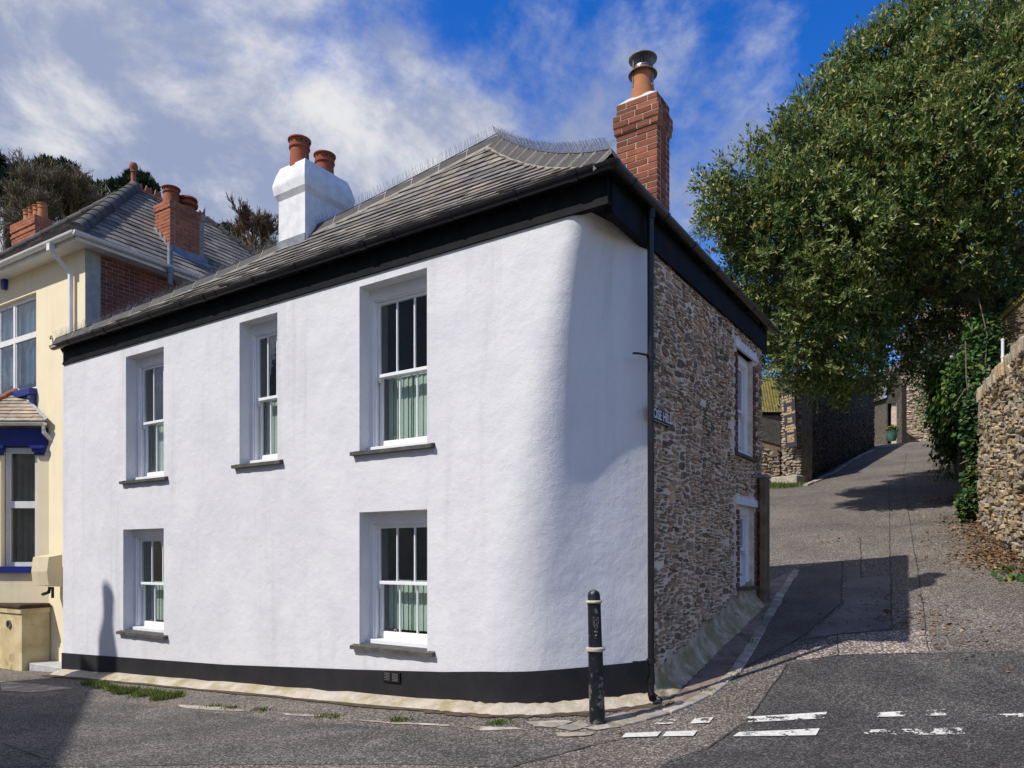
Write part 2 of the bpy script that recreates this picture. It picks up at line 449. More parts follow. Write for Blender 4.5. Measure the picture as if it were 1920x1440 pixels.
class MB:
    def __init__(self):
        self.v, self.f = [], []

    def add(self, vs, fs):
        n = len(self.v)
        self.v += [tuple(p) for p in vs]
        self.f += [tuple(n + k for k in f) for f in fs]
        return self

    def box(self, x0, x1, y0, y1, z0, z1, M=None):
        vs = [(x0, y0, z0), (x1, y0, z0), (x1, y1, z0), (x0, y1, z0), (x0, y0, z1), (x1, y0, z1), (x1, y1, z1), (x0, y1, z1)]
        if M is not None:
            vs = [M @ Vector(p) for p in vs]
        return self.add(vs, [(0, 3, 2, 1), (4, 5, 6, 7), (0, 1, 5, 4), (1, 2, 6, 5), (2, 3, 7, 6), (3, 0, 4, 7)])

    def cbox(self, x0, x1, y0, y1, z0, z1, b=.004, M=None):
        """box with chamfered edges"""
        c = ((x0 + x1) / 2, (y0 + y1) / 2, (z0 + z1) / 2)
        h = ((x1 - x0) / 2, (y1 - y0) / 2, (z1 - z0) / 2)
        vs, idx = [], {}
        for sx in (-1, 1):
            for sy in (-1, 1):
                for sz in (-1, 1):
                    for a in range(3):
                        p = [s * (hh - (b if k != a else 0)) for k, (s, hh) in enumerate(zip((sx, sy, sz), h))]
                        idx[(sx, sy, sz, a)] = len(vs)
                        vs.append([c[k] + p[k] for k in range(3)])
        fs = []
        for a in range(3):
            o1, o2 = [k for k in range(3) if k != a]
            for s in (-1, 1):
                q = []
                for (s1, s2) in ((-1, -1), (1, -1), (1, 1), (-1, 1)):
                    sg = [0, 0, 0]; sg[a] = s; sg[o1] = s1; sg[o2] = s2
                    q.append(idx[(*sg, a)])
                fs.append(tuple(q))
            for s1 in (-1, 1):
                for s2 in (-1, 1):
                    sg = [0, 0, 0]; sg[o1] = s1; sg[o2] = s2
                    lo = list(sg); lo[a] = -1
                    hi = list(sg); hi[a] = 1
                    fs.append((idx[(*lo, o1)], idx[(*hi, o1)], idx[(*hi, o2)], idx[(*lo, o2)]))
        for sx in (-1, 1):
            for sy in (-1, 1):
                for sz in (-1, 1):
                    fs.append(tuple(idx[(sx, sy, sz, a)] for a in range(3)))
        if M is not None:
            vs = [M @ Vector(p) for p in vs]
        return self.add(vs, fs)

    def prism(self, poly, d):
        """polygon (3D points) swept along vector d"""
        n = len(poly)
        d = Vector(d)
        vs = [Vector(p) for p in poly] + [Vector(p) + d for p in poly]
        fs = [tuple(range(n - 1, -1, -1)), tuple(range(n, 2 * n))]
        fs += [(k, (k + 1) % n, n + (k + 1) % n, n + k) for k in range(n)]
        return self.add(vs, fs)

    def tube(self, pts, rad, n=6, caps=True):
        pts = [Vector(p) for p in pts]
        rads = rad if isinstance(rad, (list, tuple)) else [rad] * len(pts)
        vs, fs = [], []
        ref = Vector((0, 0, 1))
        t0 = (pts[-1] - pts[0])
        if t0.length > 0 and abs(t0.normalized().z) > .9:
            ref = Vector((1, 0, 0))
        for k, p in enumerate(pts):
            t = (pts[min(k + 1, len(pts) - 1)] - pts[max(k - 1, 0)])
            t = t.normalized() if t.length > 1e-9 else Vector((0, 0, 1))
            a = t.cross(ref)
            a = a.normalized() if a.length > 1e-6 else Vector((1, 0, 0))
            b = t.cross(a)
            for j in range(n):
                an = 2 * math.pi * j / n
                vs.append(p + (a * math.cos(an) + b * math.sin(an)) * rads[k])
        for k in range(len(pts) - 1):
            for j in range(n):
                fs.append((k * n + j, k * n + (j + 1) % n, (k + 1) * n + (j + 1) % n, (k + 1) * n + j))
        if caps:
            fs.append(tuple(range(n - 1, -1, -1)))
            fs.append(tuple((len(pts) - 1) * n + j for j in range(n)))
        return self.add(vs, fs)

    def lathe(self, prof, n=20, c=(0, 0, 0)):
        """profile [(r, z)] turned about a vertical axis at c"""
        vs, fs = [], []
        for (r, z) in prof:
            for j in range(n):
                a = 2 * math.pi * j / n
                vs.append((c[0] + r * math.cos(a), c[1] + r * math.sin(a), c[2] + z))
        for k in range(len(prof) - 1):
            for j in range(n):
                fs.append((k * n + j, k * n + (j + 1) % n, (k + 1) * n + (j + 1) % n, (k + 1) * n + j))
        if prof[0][0] > 1e-4:
            fs.append(tuple(range(n - 1, -1, -1)))
        if prof[-1][0] > 1e-4:
            fs.append(tuple((len(prof) - 1) * n + j for j in range(n)))
        return self.add(vs, fs)

    def mesh(self, mat, smooth=False):
        me = bpy.data.meshes.new('mesh')
        me.from_pydata([tuple(p) for p in self.v], [], self.f)
        me.materials.append(MATS[mat])
        if smooth:
            me.polygons.foreach_set('use_smooth', [True] * len(me.polygons))
            try:
                me.set_sharp_from_angle(angle=R(38))
            except Exception:
                pass
        me.update()
        return me

    def build(self, name, mat, parent=None, smooth=False, kind=None):
        return link(name, self.mesh(mat, smooth), parent, kind)


def npmesh(name, V, Fq, mat, parent=None, kind=None, smooth=False):
    """mesh from numpy arrays; faces all with the same corner count"""
    me = bpy.data.meshes.new('mesh')
    V = np.asarray(V, np.float32)
    Fq = np.asarray(Fq, np.int32)
    nf, k = Fq.shape
    me.vertices.add(len(V)); me.vertices.foreach_set('co', V.ravel())
    me.loops.add(nf * k); me.loops.foreach_set('vertex_index', Fq.ravel())
    me.polygons.add(nf)
    me.polygons.foreach_set('loop_start', np.arange(0, nf * k, k, dtype=np.int32))
    me.polygons.foreach_set('loop_total', np.full(nf, k, dtype=np.int32))
    me.polygons.foreach_set('use_smooth', np.full(nf, smooth, dtype=bool))
    me.materials.append(MATS[mat])
    me.update(calc_edges=True)
    return link(name, me, parent, kind)


class Frame:
    """upright frame: x along a wall to the viewer's right, y into it, z up"""
    def __init__(self, ox, oy, rz, oz=0.0):
        self.o = Vector((ox, oy, oz)); self.rz = rz
        self.r = Vector((math.cos(rz), math.sin(rz), 0)); self.i = Vector((-math.sin(rz), math.cos(rz), 0))
        self.M = Matrix.Translation(self.o) @ Matrix.Rotation(rz, 4, 'Z')

    def loc(self, p):
        d = Vector(p) - self.o
        return Vector((d.dot(self.r), d.dot(self.i), d.z))

    def wor(self, x, y, z=0):
        return self.o + self.r * x + self.i * y + Vector((0, 0, z))

    def fx(self, u, v, y=0.0):      # sight line through photo point (u, v) met with the plane y
        k = (u - 960) / F
        b = self.o + self.i * y
        x = (k * b.y - b.x) / (self.r.x - k * self.r.y)
        return x, EYE + (V0 - v) / F * (b.y + x * self.r.y)

    def gy(self, u, v, x=0.0):
        k = (u - 960) / F
        b = self.o + self.r * x
        y = (k * b.y - b.x) / (self.i.x - k * self.i.y)
        return y, EYE + (V0 - v) / F * (b.y + y * self.i.y)


def at(u, v, Y):
    return Vector(((u - 960) / F * Y, Y, EYE + (V0 - v) / F * Y))


HF = Frame(.895, 6.81, HROT)                # white house
YF = Frame(-7.69, 13.0, R(-31.5))           # yellow house


# ------------------------------------------------------------------ ground shape
def sstep(a, b, x):
    t = np.clip((np.asarray(x, float) - a) / (b - a), 0, 1)
    return t * t * (3 - 2 * t)


def softplus(x, k):
    return k * np.logaddexp(0, np.asarray(x, float) / k)


def G(X, Y):
    X = np.asarray(X, float); Y = np.asarray(Y, float)
    lx = (X - .895) * .834 - (Y - 6.81) * .552
    left = -.047 * np.minimum(softplus(-(lx + .9), .25), 11.0)
    p = .52 * X + .854 * Y
    rise = .2 * softplus(p - 7.0, .5)
    rise = 8.5 - softplus(8.5 - rise, .2)
    ly_ = (X - .895) * .552 + (Y - 6.81) * .834
    gate = np.maximum(sstep(-2.6, -.3, lx), sstep(5.5, 7.5, ly_) * sstep(-13, -8, lx))
    return left * (1 - sstep(5.5, 9, ly_)) - .02 + rise * gate


def gpt(u, v, dz=0.0):
    """where the sight line through (u, v) meets the ground"""
    kx, kz = (u - 960) / F, (V0 - v) / F
    lo = 3.0
    Y = lo
    while Y < 70:
        if EYE + kz * Y < G(kx * Y, Y):
            break
        Y += .05
    a, b = Y - .05, Y
    for _ in range(20):
        m = (a + b) / 2
        if EYE + kz * m < G(kx * m, m):
            b = m
        else:
            a = m
    return Vector((kx * a, a, float(G(kx * a, a)) + dz))


# ------------------------------------------------------------------ pieces: stones, slates, bricks
def stone_variant(rng, n=7):
    """unit quarried stone: angular outline in x/z within +-.5, broken face standing out to y = -1; about 35 triangles"""
    out = []
    for k in range(n):
        a = 2 * math.pi * (k + rng.uniform(-.34, .34)) / n + .4
        c, q = math.cos(a), math.sin(a)
        rr = .5 / max(abs(c), abs(q)) * rng.uniform(.72, 1.03)
        out.append((max(-.53, min(.53, rr * c)), max(-.53, min(.53, rr * q))))
    tx, tz = rng.uniform(-.45, .45), rng.uniform(-.5, .25)
    vs, fs = [], []
    for (sc, y) in ((1.0, .3), (1.0, -.6), (.91, -.95)):
        for (x, z) in out:
            vs.append((x * sc + rng.uniform(-.025, .025), y + (x * tx + z * tz + rng.uniform(-.1, .1)) * (y < 0), z * sc + rng.uniform(-.025, .025)))
    vs.append((rng.uniform(-.2, .2), -.95 + rng.uniform(-.12, .12), rng.uniform(-.2, .2)))
    for k in range(2):
        for j in range(n):
            fs.append((k * n + j, (k + 1) * n + j, (k + 1) * n + (j + 1) % n, k * n + (j + 1) % n))
    for j in range(n):
        fs.append((2 * n + j, 3 * n, 2 * n + (j + 1) % n))
    return vs, fs


_rg = random.Random(5)
STONES = [stone_variant(_rg, 6 + k % 3) for k in range(26)]


def rubble(parent, mat, x0, x1, zlo, zhi, hmin, hmax, wmin, wmax, depth, seed, keep=lambda x, z, w, h: True, top=300, gap=.014,
           cam_loc=None, rot=6, fill=1.0, yf=None, name='stone'):
    """random rubble on the plane y = 0 of parent: stones of mixed size fitted among each other; the largest in view as parts, the rest joined"""
    rng = random.Random(seed)
    ph = [rng.uniform(0, 6.28) for _ in range(6)]
    items = []

    def put(a, b, c, d):
        w, h = b - a, d - c
        x, z = (a + b) / 2, (c + d) / 2
        x += hmax * (.55 * math.sin(z * 2.9 + ph[0]) + .35 * math.sin(z * 7.3 + ph[1] + x))
        z += hmax * (.45 * math.sin(x * 1.9 + ph[2]) + .30 * math.sin(x * 5.1 + ph[3] + z))
        if w < x1 - x0:
            if x < x0 - w * .6 or x > x1 + w * .6:
                return
            x = min(max(x, x0 + w * .45), x1 - w * .45)
        if rng.random() < .03 or not keep(x, z, w, h):
            return
        items.append((x, z, max(.02, w * rng.uniform(.92, 1.1) - gap), max(.018, h * rng.uniform(.86, 1.12) - gap), depth * rng.uniform(.55, 1.45),
                      R(rng.uniform(-rot, rot)), rng.randrange(len(STONES))))

    def split(a, b, c, d):
        w, h = b - a, d - c
        hm = hmin + (hmax - hmin) * rng.random() ** fill
        wm = wmin + (wmax - wmin) * rng.random() ** .8
        if h <= hm and w <= wm:
            return put(a, b, c, d)
        if h > hm and (h * rng.uniform(2.0, 4.4) > w or w <= wm):
            m = c + h * rng.uniform(.32, .68)
            split(a, b, c, m); split(a, b, m, d)
        else:
            m = a + w * rng.uniform(.32, .68)
            split(a, m, c, d); split(m, b, c, d)
    n = max(1, int((x1 - x0) / (wmax * 2.2)))
    for k in range(n + 2):                     # staggered starting columns so that no joint runs straight through
        a = x0 + (x1 - x0) * (k - .5) / n
        split(a, a + (x1 - x0) / n, zlo - hmax * rng.random(), zhi + hmax * rng.random())
    if cam_loc is not None:
        items.sort(key=lambda t: -(t[2] * t[3]) / max(.5, (cam_loc - Vector((t[0], 0, t[1]))).length_squared))
    meshes = {}
    rest = MB()
    for k, (cx, cz, w, h, d, a, vi) in enumerate(items):
        yo = yf(cx, cz) if yf else 0.0
        if k < top:
            if vi not in meshes:
                mb = MB(); mb.add(*STONES[vi]); meshes[vi] = mb.mesh(mat)
            o = link(name, meshes[vi], parent)
            o.location = (cx, yo, cz); o.scale = (w, d, h); o.rotation_euler = (0, a, 0)
        else:
            ca, sa = math.cos(a), math.sin(a)
            vs = []
            for (x, y, zz) in STONES[vi][0]:
                x *= w; zz *= h
                vs.append((cx + x * ca + zz * sa, yo + y * d, cz - x * sa + zz * ca))
            rest.add(vs, STONES[vi][1])
    if rest.v:
        rest.build('small_stones', mat, parent, kind='stuff')


def slates(parent, mat, O, ex, ey, poly, gauge, width, th, seed, top=300, sag=None, camp=None, name='slate', jit=1.0):
    """courses of slate on a sloping plane; poly (s, t) is the convex outline, t up the slope"""
    rng = random.Random(seed)
    O, ex, ey = Vector(O), Vector(ex).normalized(), Vector(ey).normalized()
    nn = ex.cross(ey).normalized()
    tmax = max(p[1] for p in poly); tmin = min(p[1] for p in poly)

    def span(t):
        xs = []
        for k in range(len(poly)):
            (s0, t0), (s1, t1) = poly[k], poly[(k + 1) % len(poly)]
            if (t0 - t) * (t1 - t) <= 0 and abs(t1 - t0) > 1e-9:
                xs.append(s0 + (s1 - s0) * (t - t0) / (t1 - t0))
        return (min(xs), max(xs)) if len(xs) >= 2 else None

    items = []
    t = tmin
    row = 0
    while t < tmax - .03:
        ta, tb = t + 1e-4, min(t + gauge * 1.35, tmax - 1e-4)
        sa, sb = span(ta), span(tb)
        if sa is None or sb is None:
            break
        s = sa[0] - (width * .5 if row % 2 else 0) - rng.uniform(0, .04)
        while s < sa[1]:
            w = width * rng.uniform(.82, 1.18)
            a0, a1 = max(s + .003, sa[0]), min(s + w - .003, sa[1])
            b0, b1 = max(s + .003, sb[0]), min(s + w - .003, sb[1])
            if a1 - a0 > .03:
                if b1 < b0:
                    b0 = b1 = min(max((b0 + b1) / 2, sb[0]), sb[1])
                j = rng.uniform(-.010, .010) * jit
                lift = rng.uniform(0, .007) * jit
                dz = th + .013 + lift
                q = []
                for (ss, tt, z0) in ((a0, ta + j, dz), (a1, ta + j + rng.uniform(-.006, .006) * jit, dz + rng.uniform(-.003, .003)), (b1, tb, .004), (b0, tb, .004)):
                    q.append((ss, tt, z0))
                items.append(q)
            s += w
        t += gauge
        row += 1

    def place(q):
        vs = []
        for off in (0, -th):
            for (ss, tt, z0) in q:
                p = O + ex * ss + ey * tt + nn * (z0 + off)
                if sag:
                    p.z -= sag(ss, tt)
                vs.append(p)
        return vs
    fs = [(0, 1, 2, 3), (7, 6, 5, 4), (0, 4, 5, 1), (1, 5, 6, 2), (2, 6, 7, 3), (3, 7, 4, 0)]
    its = [place(q) for q in items]
    if camp is not None:
        its.sort(key=lambda vs: -((vs[1] - vs[0]).length * (vs[3] - vs[0]).length) / (vs[0] - camp).length_squared)
    rest = MB()
    for k, vs in enumerate(its):
        if k < top:
            MB().add(vs, fs).build(name, mat, parent)
        else:
            rest.add(vs, fs)
    if rest.v:
        rest.build('small_' + name + 's', mat, parent, kind='stuff')


_BR = {}


def brick_obj(parent, mat, cx, cy, cz, lx, ly, lz, rz=0.0, rng=random):
    key = (mat, rng.randrange(3))
    if key not in _BR:
        mb = MB().cbox(-.5, .5, -.5, .5, -.5, .5, .045)
        rr = random.Random(key[1] + 3)
        mb.v = [tuple(c + rr.uniform(-.012, .012) for c in p) for p in mb.v]
        _BR[key] = mb.mesh(mat)
    o = link('brick', _BR[key], parent)
    o.location = (cx, cy, cz); o.scale = (lx, ly, lz); o.rotation_euler = (0, 0, rz)
    return o


def brick_stack(parent, mat, mortar, x0, x1, y0, y1, z0, z1, seed, course=.075, over=(), faces='FRLB'):
    """brick shaft: courses of single bricks round a mortar core; over = [(first, last, projection)] oversailing courses"""
    rng = random.Random(seed)
    n = int(round((z1 - z0) / course))
    core = MB()
    for c in range(n):
        e = sum(o[2] for o in over if o[0] <= n - 1 - c <= o[1])
        X0, X1, Y0, Y1 = x0 - e, x1 + e, y0 - e, y1 + e
        za = z0 + c * course
        core.box(X0 + .007, X1 - .007, Y0 + .007, Y1 - .007, za, za + course)
        zc, hz = za + course / 2, course - .011
        bd = .102

        def run(a, b, odd):
            Ln = b - a
            k = max(1, int(round(Ln / .22)))
            cuts = [a + Ln * j / k for j in range(k + 1)]
            if odd:
                cuts = [a] + [a + Ln * (j + .5) / k for j in range(k)] + [b]
            cuts = [q + (rng.uniform(-.012, .012) if 0 < m < len(cuts) - 1 else 0) for m, q in enumerate(cuts)]
            return [(cuts[m], cuts[m + 1]) for m in range(len(cuts) - 1)]
        odd = c % 2
        fx0, fx1 = (X0, X1) if odd else (X0, X1)
        for f in faces:
            if f in 'FB':
                for (a, b) in run(X0, X1, odd):
                    yc = Y0 + bd / 2 if f == 'F' else Y1 - bd / 2
                    brick_obj(parent, mat, (a + b) / 2, yc + rng.uniform(-.002, .002), zc, b - a - .011, bd, hz, rng=rng)
            else:
                for (a, b) in run(Y0 + bd + .01, Y1 - bd - .01, odd):
                    xc = X0 + bd / 2 if f == 'L' else X1 - bd / 2
                    brick_obj(parent, mat, xc + rng.uniform(-.002, .002), (a + b) / 2, zc, bd, b - a - .011, hz, rng=rng)
    core.build('mortar_core', mortar, parent)


def pot(parent, name, mat, c, h, r0, r1, seed=0, holes=True, rim=True):
    """clay chimney pot: tapered, a bead below a rim pierced with holes"""
    p = [(r0 * 1.02, 0), (r0, .03), (r1 * .96, h * .66), (r1 * 1.10, h * .675), (r1 * 1.12, h * .71), (r1 * 1.0, h * .74),
         (r1 * 1.05, h * .93), (r1 * 1.22, h * .945), (r1 * 1.22, h * .985), (r1 * 1.12, h), (r1 * .85, h), (r1 * .8, h * .5), (.001, h * .45)]
    o = MB().lathe(p, 24, c).build(name, mat, parent, smooth=True)
    if holes:
        hb = MB()
        for k in range(12):
            a = 2 * math.pi * k / 12
            d = Vector((math.cos(a), math.sin(a), 0))
            q = Vector(c) + Vector((0, 0, h * .86)) + d * (r1 * 1.02)
            hb.tube([q, q + d * .012], .013, 6)
        hb.build('rim_holes', 'dark_timber', o)
    return o


# ------------------------------------------------------------------ windows
def sash_window(parent, loc, rz, w, h, depth, seed, reveal_head=.13, sill=True, blind=True, thick=.05, sill_mat='slate_sill', name='sash_window', room=True):
    """box sash, three panes over three; origin at the lower left corner of the opening in the wall face"""
    f = MB()
    d = depth
    fw = .055
    f.box(0, fw, d, d + .13, 0, h)                       # box frame
    f.box(w - fw, w, d, d + .13, 0, h)
    f.box(fw, w - fw, d, d + .13, h - reveal_head, h)
    f.cbox(.004, w - .004, d - .055, d + .12, .004, .062, .005)       # timber sill
    f.box(fw, fw + .018, d + .02, d + .045, .06, h - reveal_head)
    f.box(w - fw - .018, w - fw, d + .02, d + .045, .06, h - reveal_head)
    f.box(fw, w - fw, d + .02, d + .045, h - reveal_head - .018, h - reveal_head)
    win = f.build(name, 'white_joinery', parent)
    win.location = loc
    win.rotation_euler = (0, 0, rz)
    xa, xb = fw + .012, w - fw - .012
    zt, zb = h - reveal_head - .012, .063
    zm = zb + (zt - zb) * .49
    st, mu = .045, .021

    def sash(nm, z0, z1, y, top, bot, horn):
        s = MB()
        s.cbox(xa, xa + st, y, y + .042, z0, z1, .004)
        s.cbox(xb - st, xb, y, y + .042, z0, z1, .004)
        s.cbox(xa + st, xb - st, y + .001, y + .041, z1 - top, z1, .004)
        s.cbox(xa + st, xb - st, y - .004, y + .041, z0, z0 + bot, .004)
        gx0, gx1 = xa + st, xb - st
        pw = (gx1 - gx0) / 3
        for k in (1, 2):
            s.cbox(gx0 + k * pw - mu / 2, gx0 + k * pw + mu / 2, y + .004, y + .036, z0 + bot, z1 - top, .005)
        if horn:
            for (a, b) in ((xa, xa + st), (xb - st, xb)):
                s.prism([(a, y, z0), (b, y, z0), (b, y + .04, z0), (a, y + .04, z0)], (0, 0, -.035))
                s.prism([(a + .008, y + .01, z0 - .034), (b - .008, y + .01, z0 - .034), (b - .008, y + .04, z0 - .034), (a + .008, y + .04, z0 - .034)], (0, 0, -.02))
        o = s.build(nm, 'white_joinery', win)
        for k in range(3):
            MB().box(gx0 + k * pw + mu / 2 - .002, gx0 + (k + 1) * pw - mu / 2 + .002, y + .019, y + .023, z0 + bot - .002, z1 - top + .002).build('pane', 'window_glass', win)
        return o
    sash('upper_sash', zm - .02, zt, d + .048, .045, .042, True)
    sash('lower_sash', zb, zm + .02, d + .094, .042, .085, False)
    for k in (.33, .97):
        c = xa + (xb - xa) * k - .03
        MB().tube([(c - .018, d + .09, zb + .092), (c - .018, d + .078, zb + .115), (c + .018, d + .078, zb + .115), (c + .018, d + .09, zb + .092)], .005, 6).build('sash_lift', 'steel', win)
    if blind:
        rng = random.Random(seed)
        b = MB()
        x = xa + .01
        y = d + .20 + rng.uniform(0, .05)
        a0 = rng.uniform(1, 7)
        b.box(xa, xb, y - .02, y + .03, zm + .0, zm + .03)
        while x < xb - .02:
            a = R(a0 + rng.uniform(0, 7))
            ww = .086
            dx, dy = ww * math.cos(a), ww * math.sin(a)
            b.prism([(x, y + dy / 2, zb + .10), (x + dx, y - dy / 2, zb + .10), (x + dx, y - dy / 2 + .003, zb + .10), (x, y + dy / 2 + .003, zb + .10)], (0, 0, zm - zb - .10))
            x += .079
        b.build('vertical_blind', 'blind_green', win)
    if room:
        r = MB()
        y0, y1 = d + .135, d + 1.6
        vs = [(-.1, y0, -.1), (w + .1, y0, -.1), (w + .1, y0, h + .1), (-.1, y0, h + .1), (-.1, y1, -.1), (w + .1, y1, -.1), (w + .1, y1, h + .1), (-.1, y1, h + .1)]
        r.add(vs, [(4, 7, 6, 5), (0, 4, 5, 1), (1, 5, 6, 2), (2, 6, 7, 3), (3, 7, 4, 0)])
        r.build('room', 'room_dark', win)
    if sill:
        rng = random.Random(seed + 40)
        s = MB()
        n = 14
        x0, x1 = -.10, w + .115
        prof = lambda e, t: [(t, -.062 + e, -thick), (t, d - .02, -thick), (t, d - .02, .018), (t, -.01, .0), (t, -.062 + e * .6, -.008)]
        vs, fs = [], []
        for k in range(n + 1):
            vs += prof(rng.uniform(-.006, .006), x0 + (x1 - x0) * k / n)
        for k in range(n):
            for j in range(5):
                fs.append((k * 5 + j, k * 5 + (j + 1) % 5, (k + 1) * 5 + (j + 1) % 5, (k + 1) * 5 + j))
        fs += [(4, 3, 2, 1, 0), tuple(n * 5 + j for j in range(5))]
        s.add(vs, fs)
        # the ends of the slate stop at the wall face, only the middle runs into the opening
        s.v = [(x, min(y, .01) if (x < 0 or x > w) else y, z) for (x, y, z) in s.v]
        s.build('slate_sill', sill_mat, win)
    return win


def wall_with_holes(mb, x0, x1, z0, z1, holes, y, depth, step=.6):
    """flat wall on plane y with rectangular openings and their reveals going in by depth"""
    xs = sorted({x0, x1, *[h[0] for h in holes], *[h[1] for h in holes]})
    zs = sorted({z0, z1, *[h[2] for h in holes], *[h[3] for h in holes]})

    def fill(v):
        o = [v[0]]
        for a, b in zip(v, v[1:]):
            n = max(1, int((b - a) / step))
            o += [a + (b - a) * k / n for k in range(1, n + 1)]
        return o
    xs, zs = fill(xs), fill(zs)
    for a, b in zip(xs, xs[1:]):
        for c, d in zip(zs, zs[1:]):
            mx, mz = (a + b) / 2, (c + d) / 2
            if any(h[0] < mx < h[1] and h[2] < mz < h[3] for h in holes):
                continue
            mb.add([(a, y, c), (b, y, c), (b, y, d), (a, y, d)], [(0, 1, 2, 3)])
    for (a, b, c, d) in holes:
        e = y + depth
        mb.add([(a, y, c), (a, e, c), (a, e, d), (a, y, d)], [(0, 1, 2, 3)])
        mb.add([(b, e, c), (b, y, c), (b, y, d), (b, e, d)], [(0, 1, 2, 3)])
        mb.add([(a, y, d), (a, e, d), (b, e, d), (b, y, d)], [(0, 1, 2, 3)])
        mb.add([(a, e, c), (a, y, c), (b, y, c), (b, e, c)], [(0, 1, 2, 3)])
    return mb


def text_mesh(body, size, mat, align='CENTER', extrude=.002, sx=1.0, space=1.0):
    cu = bpy.data.curves.new('text', 'FONT')
    cu.body = body
    cu.size = size
    cu.align_x = align
    cu.align_y = 'CENTER'
    cu.extrude = extrude
    cu.space_character = space
    cu.space_line = .82
    cu.offset = size * .012
    o = bpy.data.objects.new('text', cu)
    COL.objects.link(o)
    dg = bpy.context.evaluated_depsgraph_get()
    me = bpy.data.meshes.new_from_object(o.evaluated_get(dg))
    bpy.data.objects.remove(o, do_unlink=True)
    me.materials.clear()
    me.materials.append(MATS[mat])
    me.transform(Matrix.Rotation(R(90), 4, 'X') @ Matrix.Diagonal((sx, 1, 1, 1)))
    return me


# ------------------------------------------------------------------ foliage
def leaf_arrays(P, A, U, ln, wd, fold=.25):
    """kite leaves: P base, A direction, U side vector (unit), ln/wd arrays -> 4 verts, 2 triangles each"""
    n = len(P)
    nrm = np.cross(A, U)
    ln, wd = ln[:, None], wd[:, None]
    V = np.empty((n, 4, 3), np.float32)
    V[:, 0] = P
    V[:, 1] = P + A * ln * .5 + U * wd + nrm * wd * fold
    V[:, 2] = P + A * ln
    V[:, 3] = P + A * ln * .5 - U * wd + nrm * wd * fold
    b = (np.arange(n) * 4)[:, None]
    Fq = np.concatenate([b + np.array([[0, 1, 2]]), b + np.array([[0, 2, 3]])], axis=1).reshape(-1, 3)
    return V.reshape(-1, 3), Fq


def unit(a):
    return a / np.maximum(np.linalg.norm(a, axis=-1, keepdims=True), 1e-9)


def sprigs(rng, base, axis, per, length, ln, wd, spread=.9):
    """leafy shoots: per leaves set spirally along each shoot"""
    n = len(base)
    t = np.tile((np.arange(per) + .3) / per, (n, 1)) + rng.uniform(-.05, .05, (n, per))
    L_ = length * rng.uniform(.6, 1.3, (n, 1))
    P = base[:, None, :] + axis[:, None, :] * (t * L_)[..., None]
    rad = unit(rng.normal(size=(n, per, 3)))
    rad = unit(rad - axis[:, None, :] * np.sum(rad * axis[:, None, :], -1, keepdims=True))
    A = unit(axis[:, None, :] * (.35 + .75 * t[..., None]) + rad * spread + np.array([0, 0, .12]))
    # blades turn their upper side to the light
    up = np.array([-.65, -.45, .85]) + axis[:, None, :] * .3 + rng.normal(size=(n, per, 3)) * .5
    U = unit(np.cross(A, up))
    l = ln * rng.uniform(.65, 1.25, (n, per))
    return leaf_arrays(P.reshape(-1, 3), A.reshape(-1, 3), U.reshape(-1, 3), l.ravel(), (wd * rng.uniform(.7, 1.25, (n, per))).ravel())


def branch(mb, rng, p, d, length, rad, depth, spread, nsub, minr, up=.15, seg=4, sides=5, tips=None, ratio=.72):
    pts, rads = [p.copy()], [rad]
    q, dd = p.copy(), d.copy()
    for k in range(seg):
        dd = (dd + Vector((rng.uniform(-1, 1), rng.uniform(-1, 1), rng.uniform(-1, 1))) * .16 + Vector((0, 0, up * .12))).normalized()
        q = q + dd * (length / seg)
        pts.append(q.copy()); rads.append(max(minr, rad * (1 - .55 * (k + 1) / seg)))
    mb.tube(pts, rads, sides if depth > 1 else 3, caps=False)
    if depth <= 0:
        if tips is not None:
            tips.append((q.copy(), dd.copy()))
        return
    for k in range(nsub):
        f = .35 + .65 * (k + rng.random()) / nsub
        j = min(seg - 1, int(f * seg))
        b = pts[j].lerp(pts[j + 1], f * seg - j if f * seg - j <= 1 else 1)
        nd = (dd + Vector((rng.uniform(-1, 1), rng.uniform(-1, 1), rng.uniform(-1, 1))) * spread + Vector((0, 0, up))).normalized()
        branch(mb, rng, b, nd, length * ratio * rng.uniform(.75, 1.15), max(minr, rads[j] * .62), depth - 1, spread, nsub, minr, up, max(2, seg - 1), sides, tips, ratio)


# ================================================================== SETTING
def grid_sheet(name, xs, ys, zf, mat, kind='structure'):
    X, Y = np.meshgrid(xs, ys)
    Z = zf(X, Y)
    V = np.stack([X, Y, Z], -1).reshape(-1, 3)
    nx, ny = len(xs), len(ys)
    a = (np.arange(ny - 1)[:, None] * nx + np.arange(nx - 1)[None, :]).ravel()
    return npmesh(name, V, np.stack([a, a + 1, a + nx + 1, a + nx], 1), mat, kind=kind, smooth=True)


def clip_half(poly, ax, val, sign):
    out = []
    for k in range(len(poly)):
        p, q = poly[k], poly[(k + 1) % len(poly)]
        a, b = sign * (p[ax] - val), sign * (q[ax] - val)
        if a >= 0:
            out.append(p)
        if (a > 0 and b < 0) or (a < 0 and b > 0):
            t = a / (a - b)
            out.append((p[0] + (q[0] - p[0]) * t, p[1] + (q[1] - p[1]) * t))
    return out


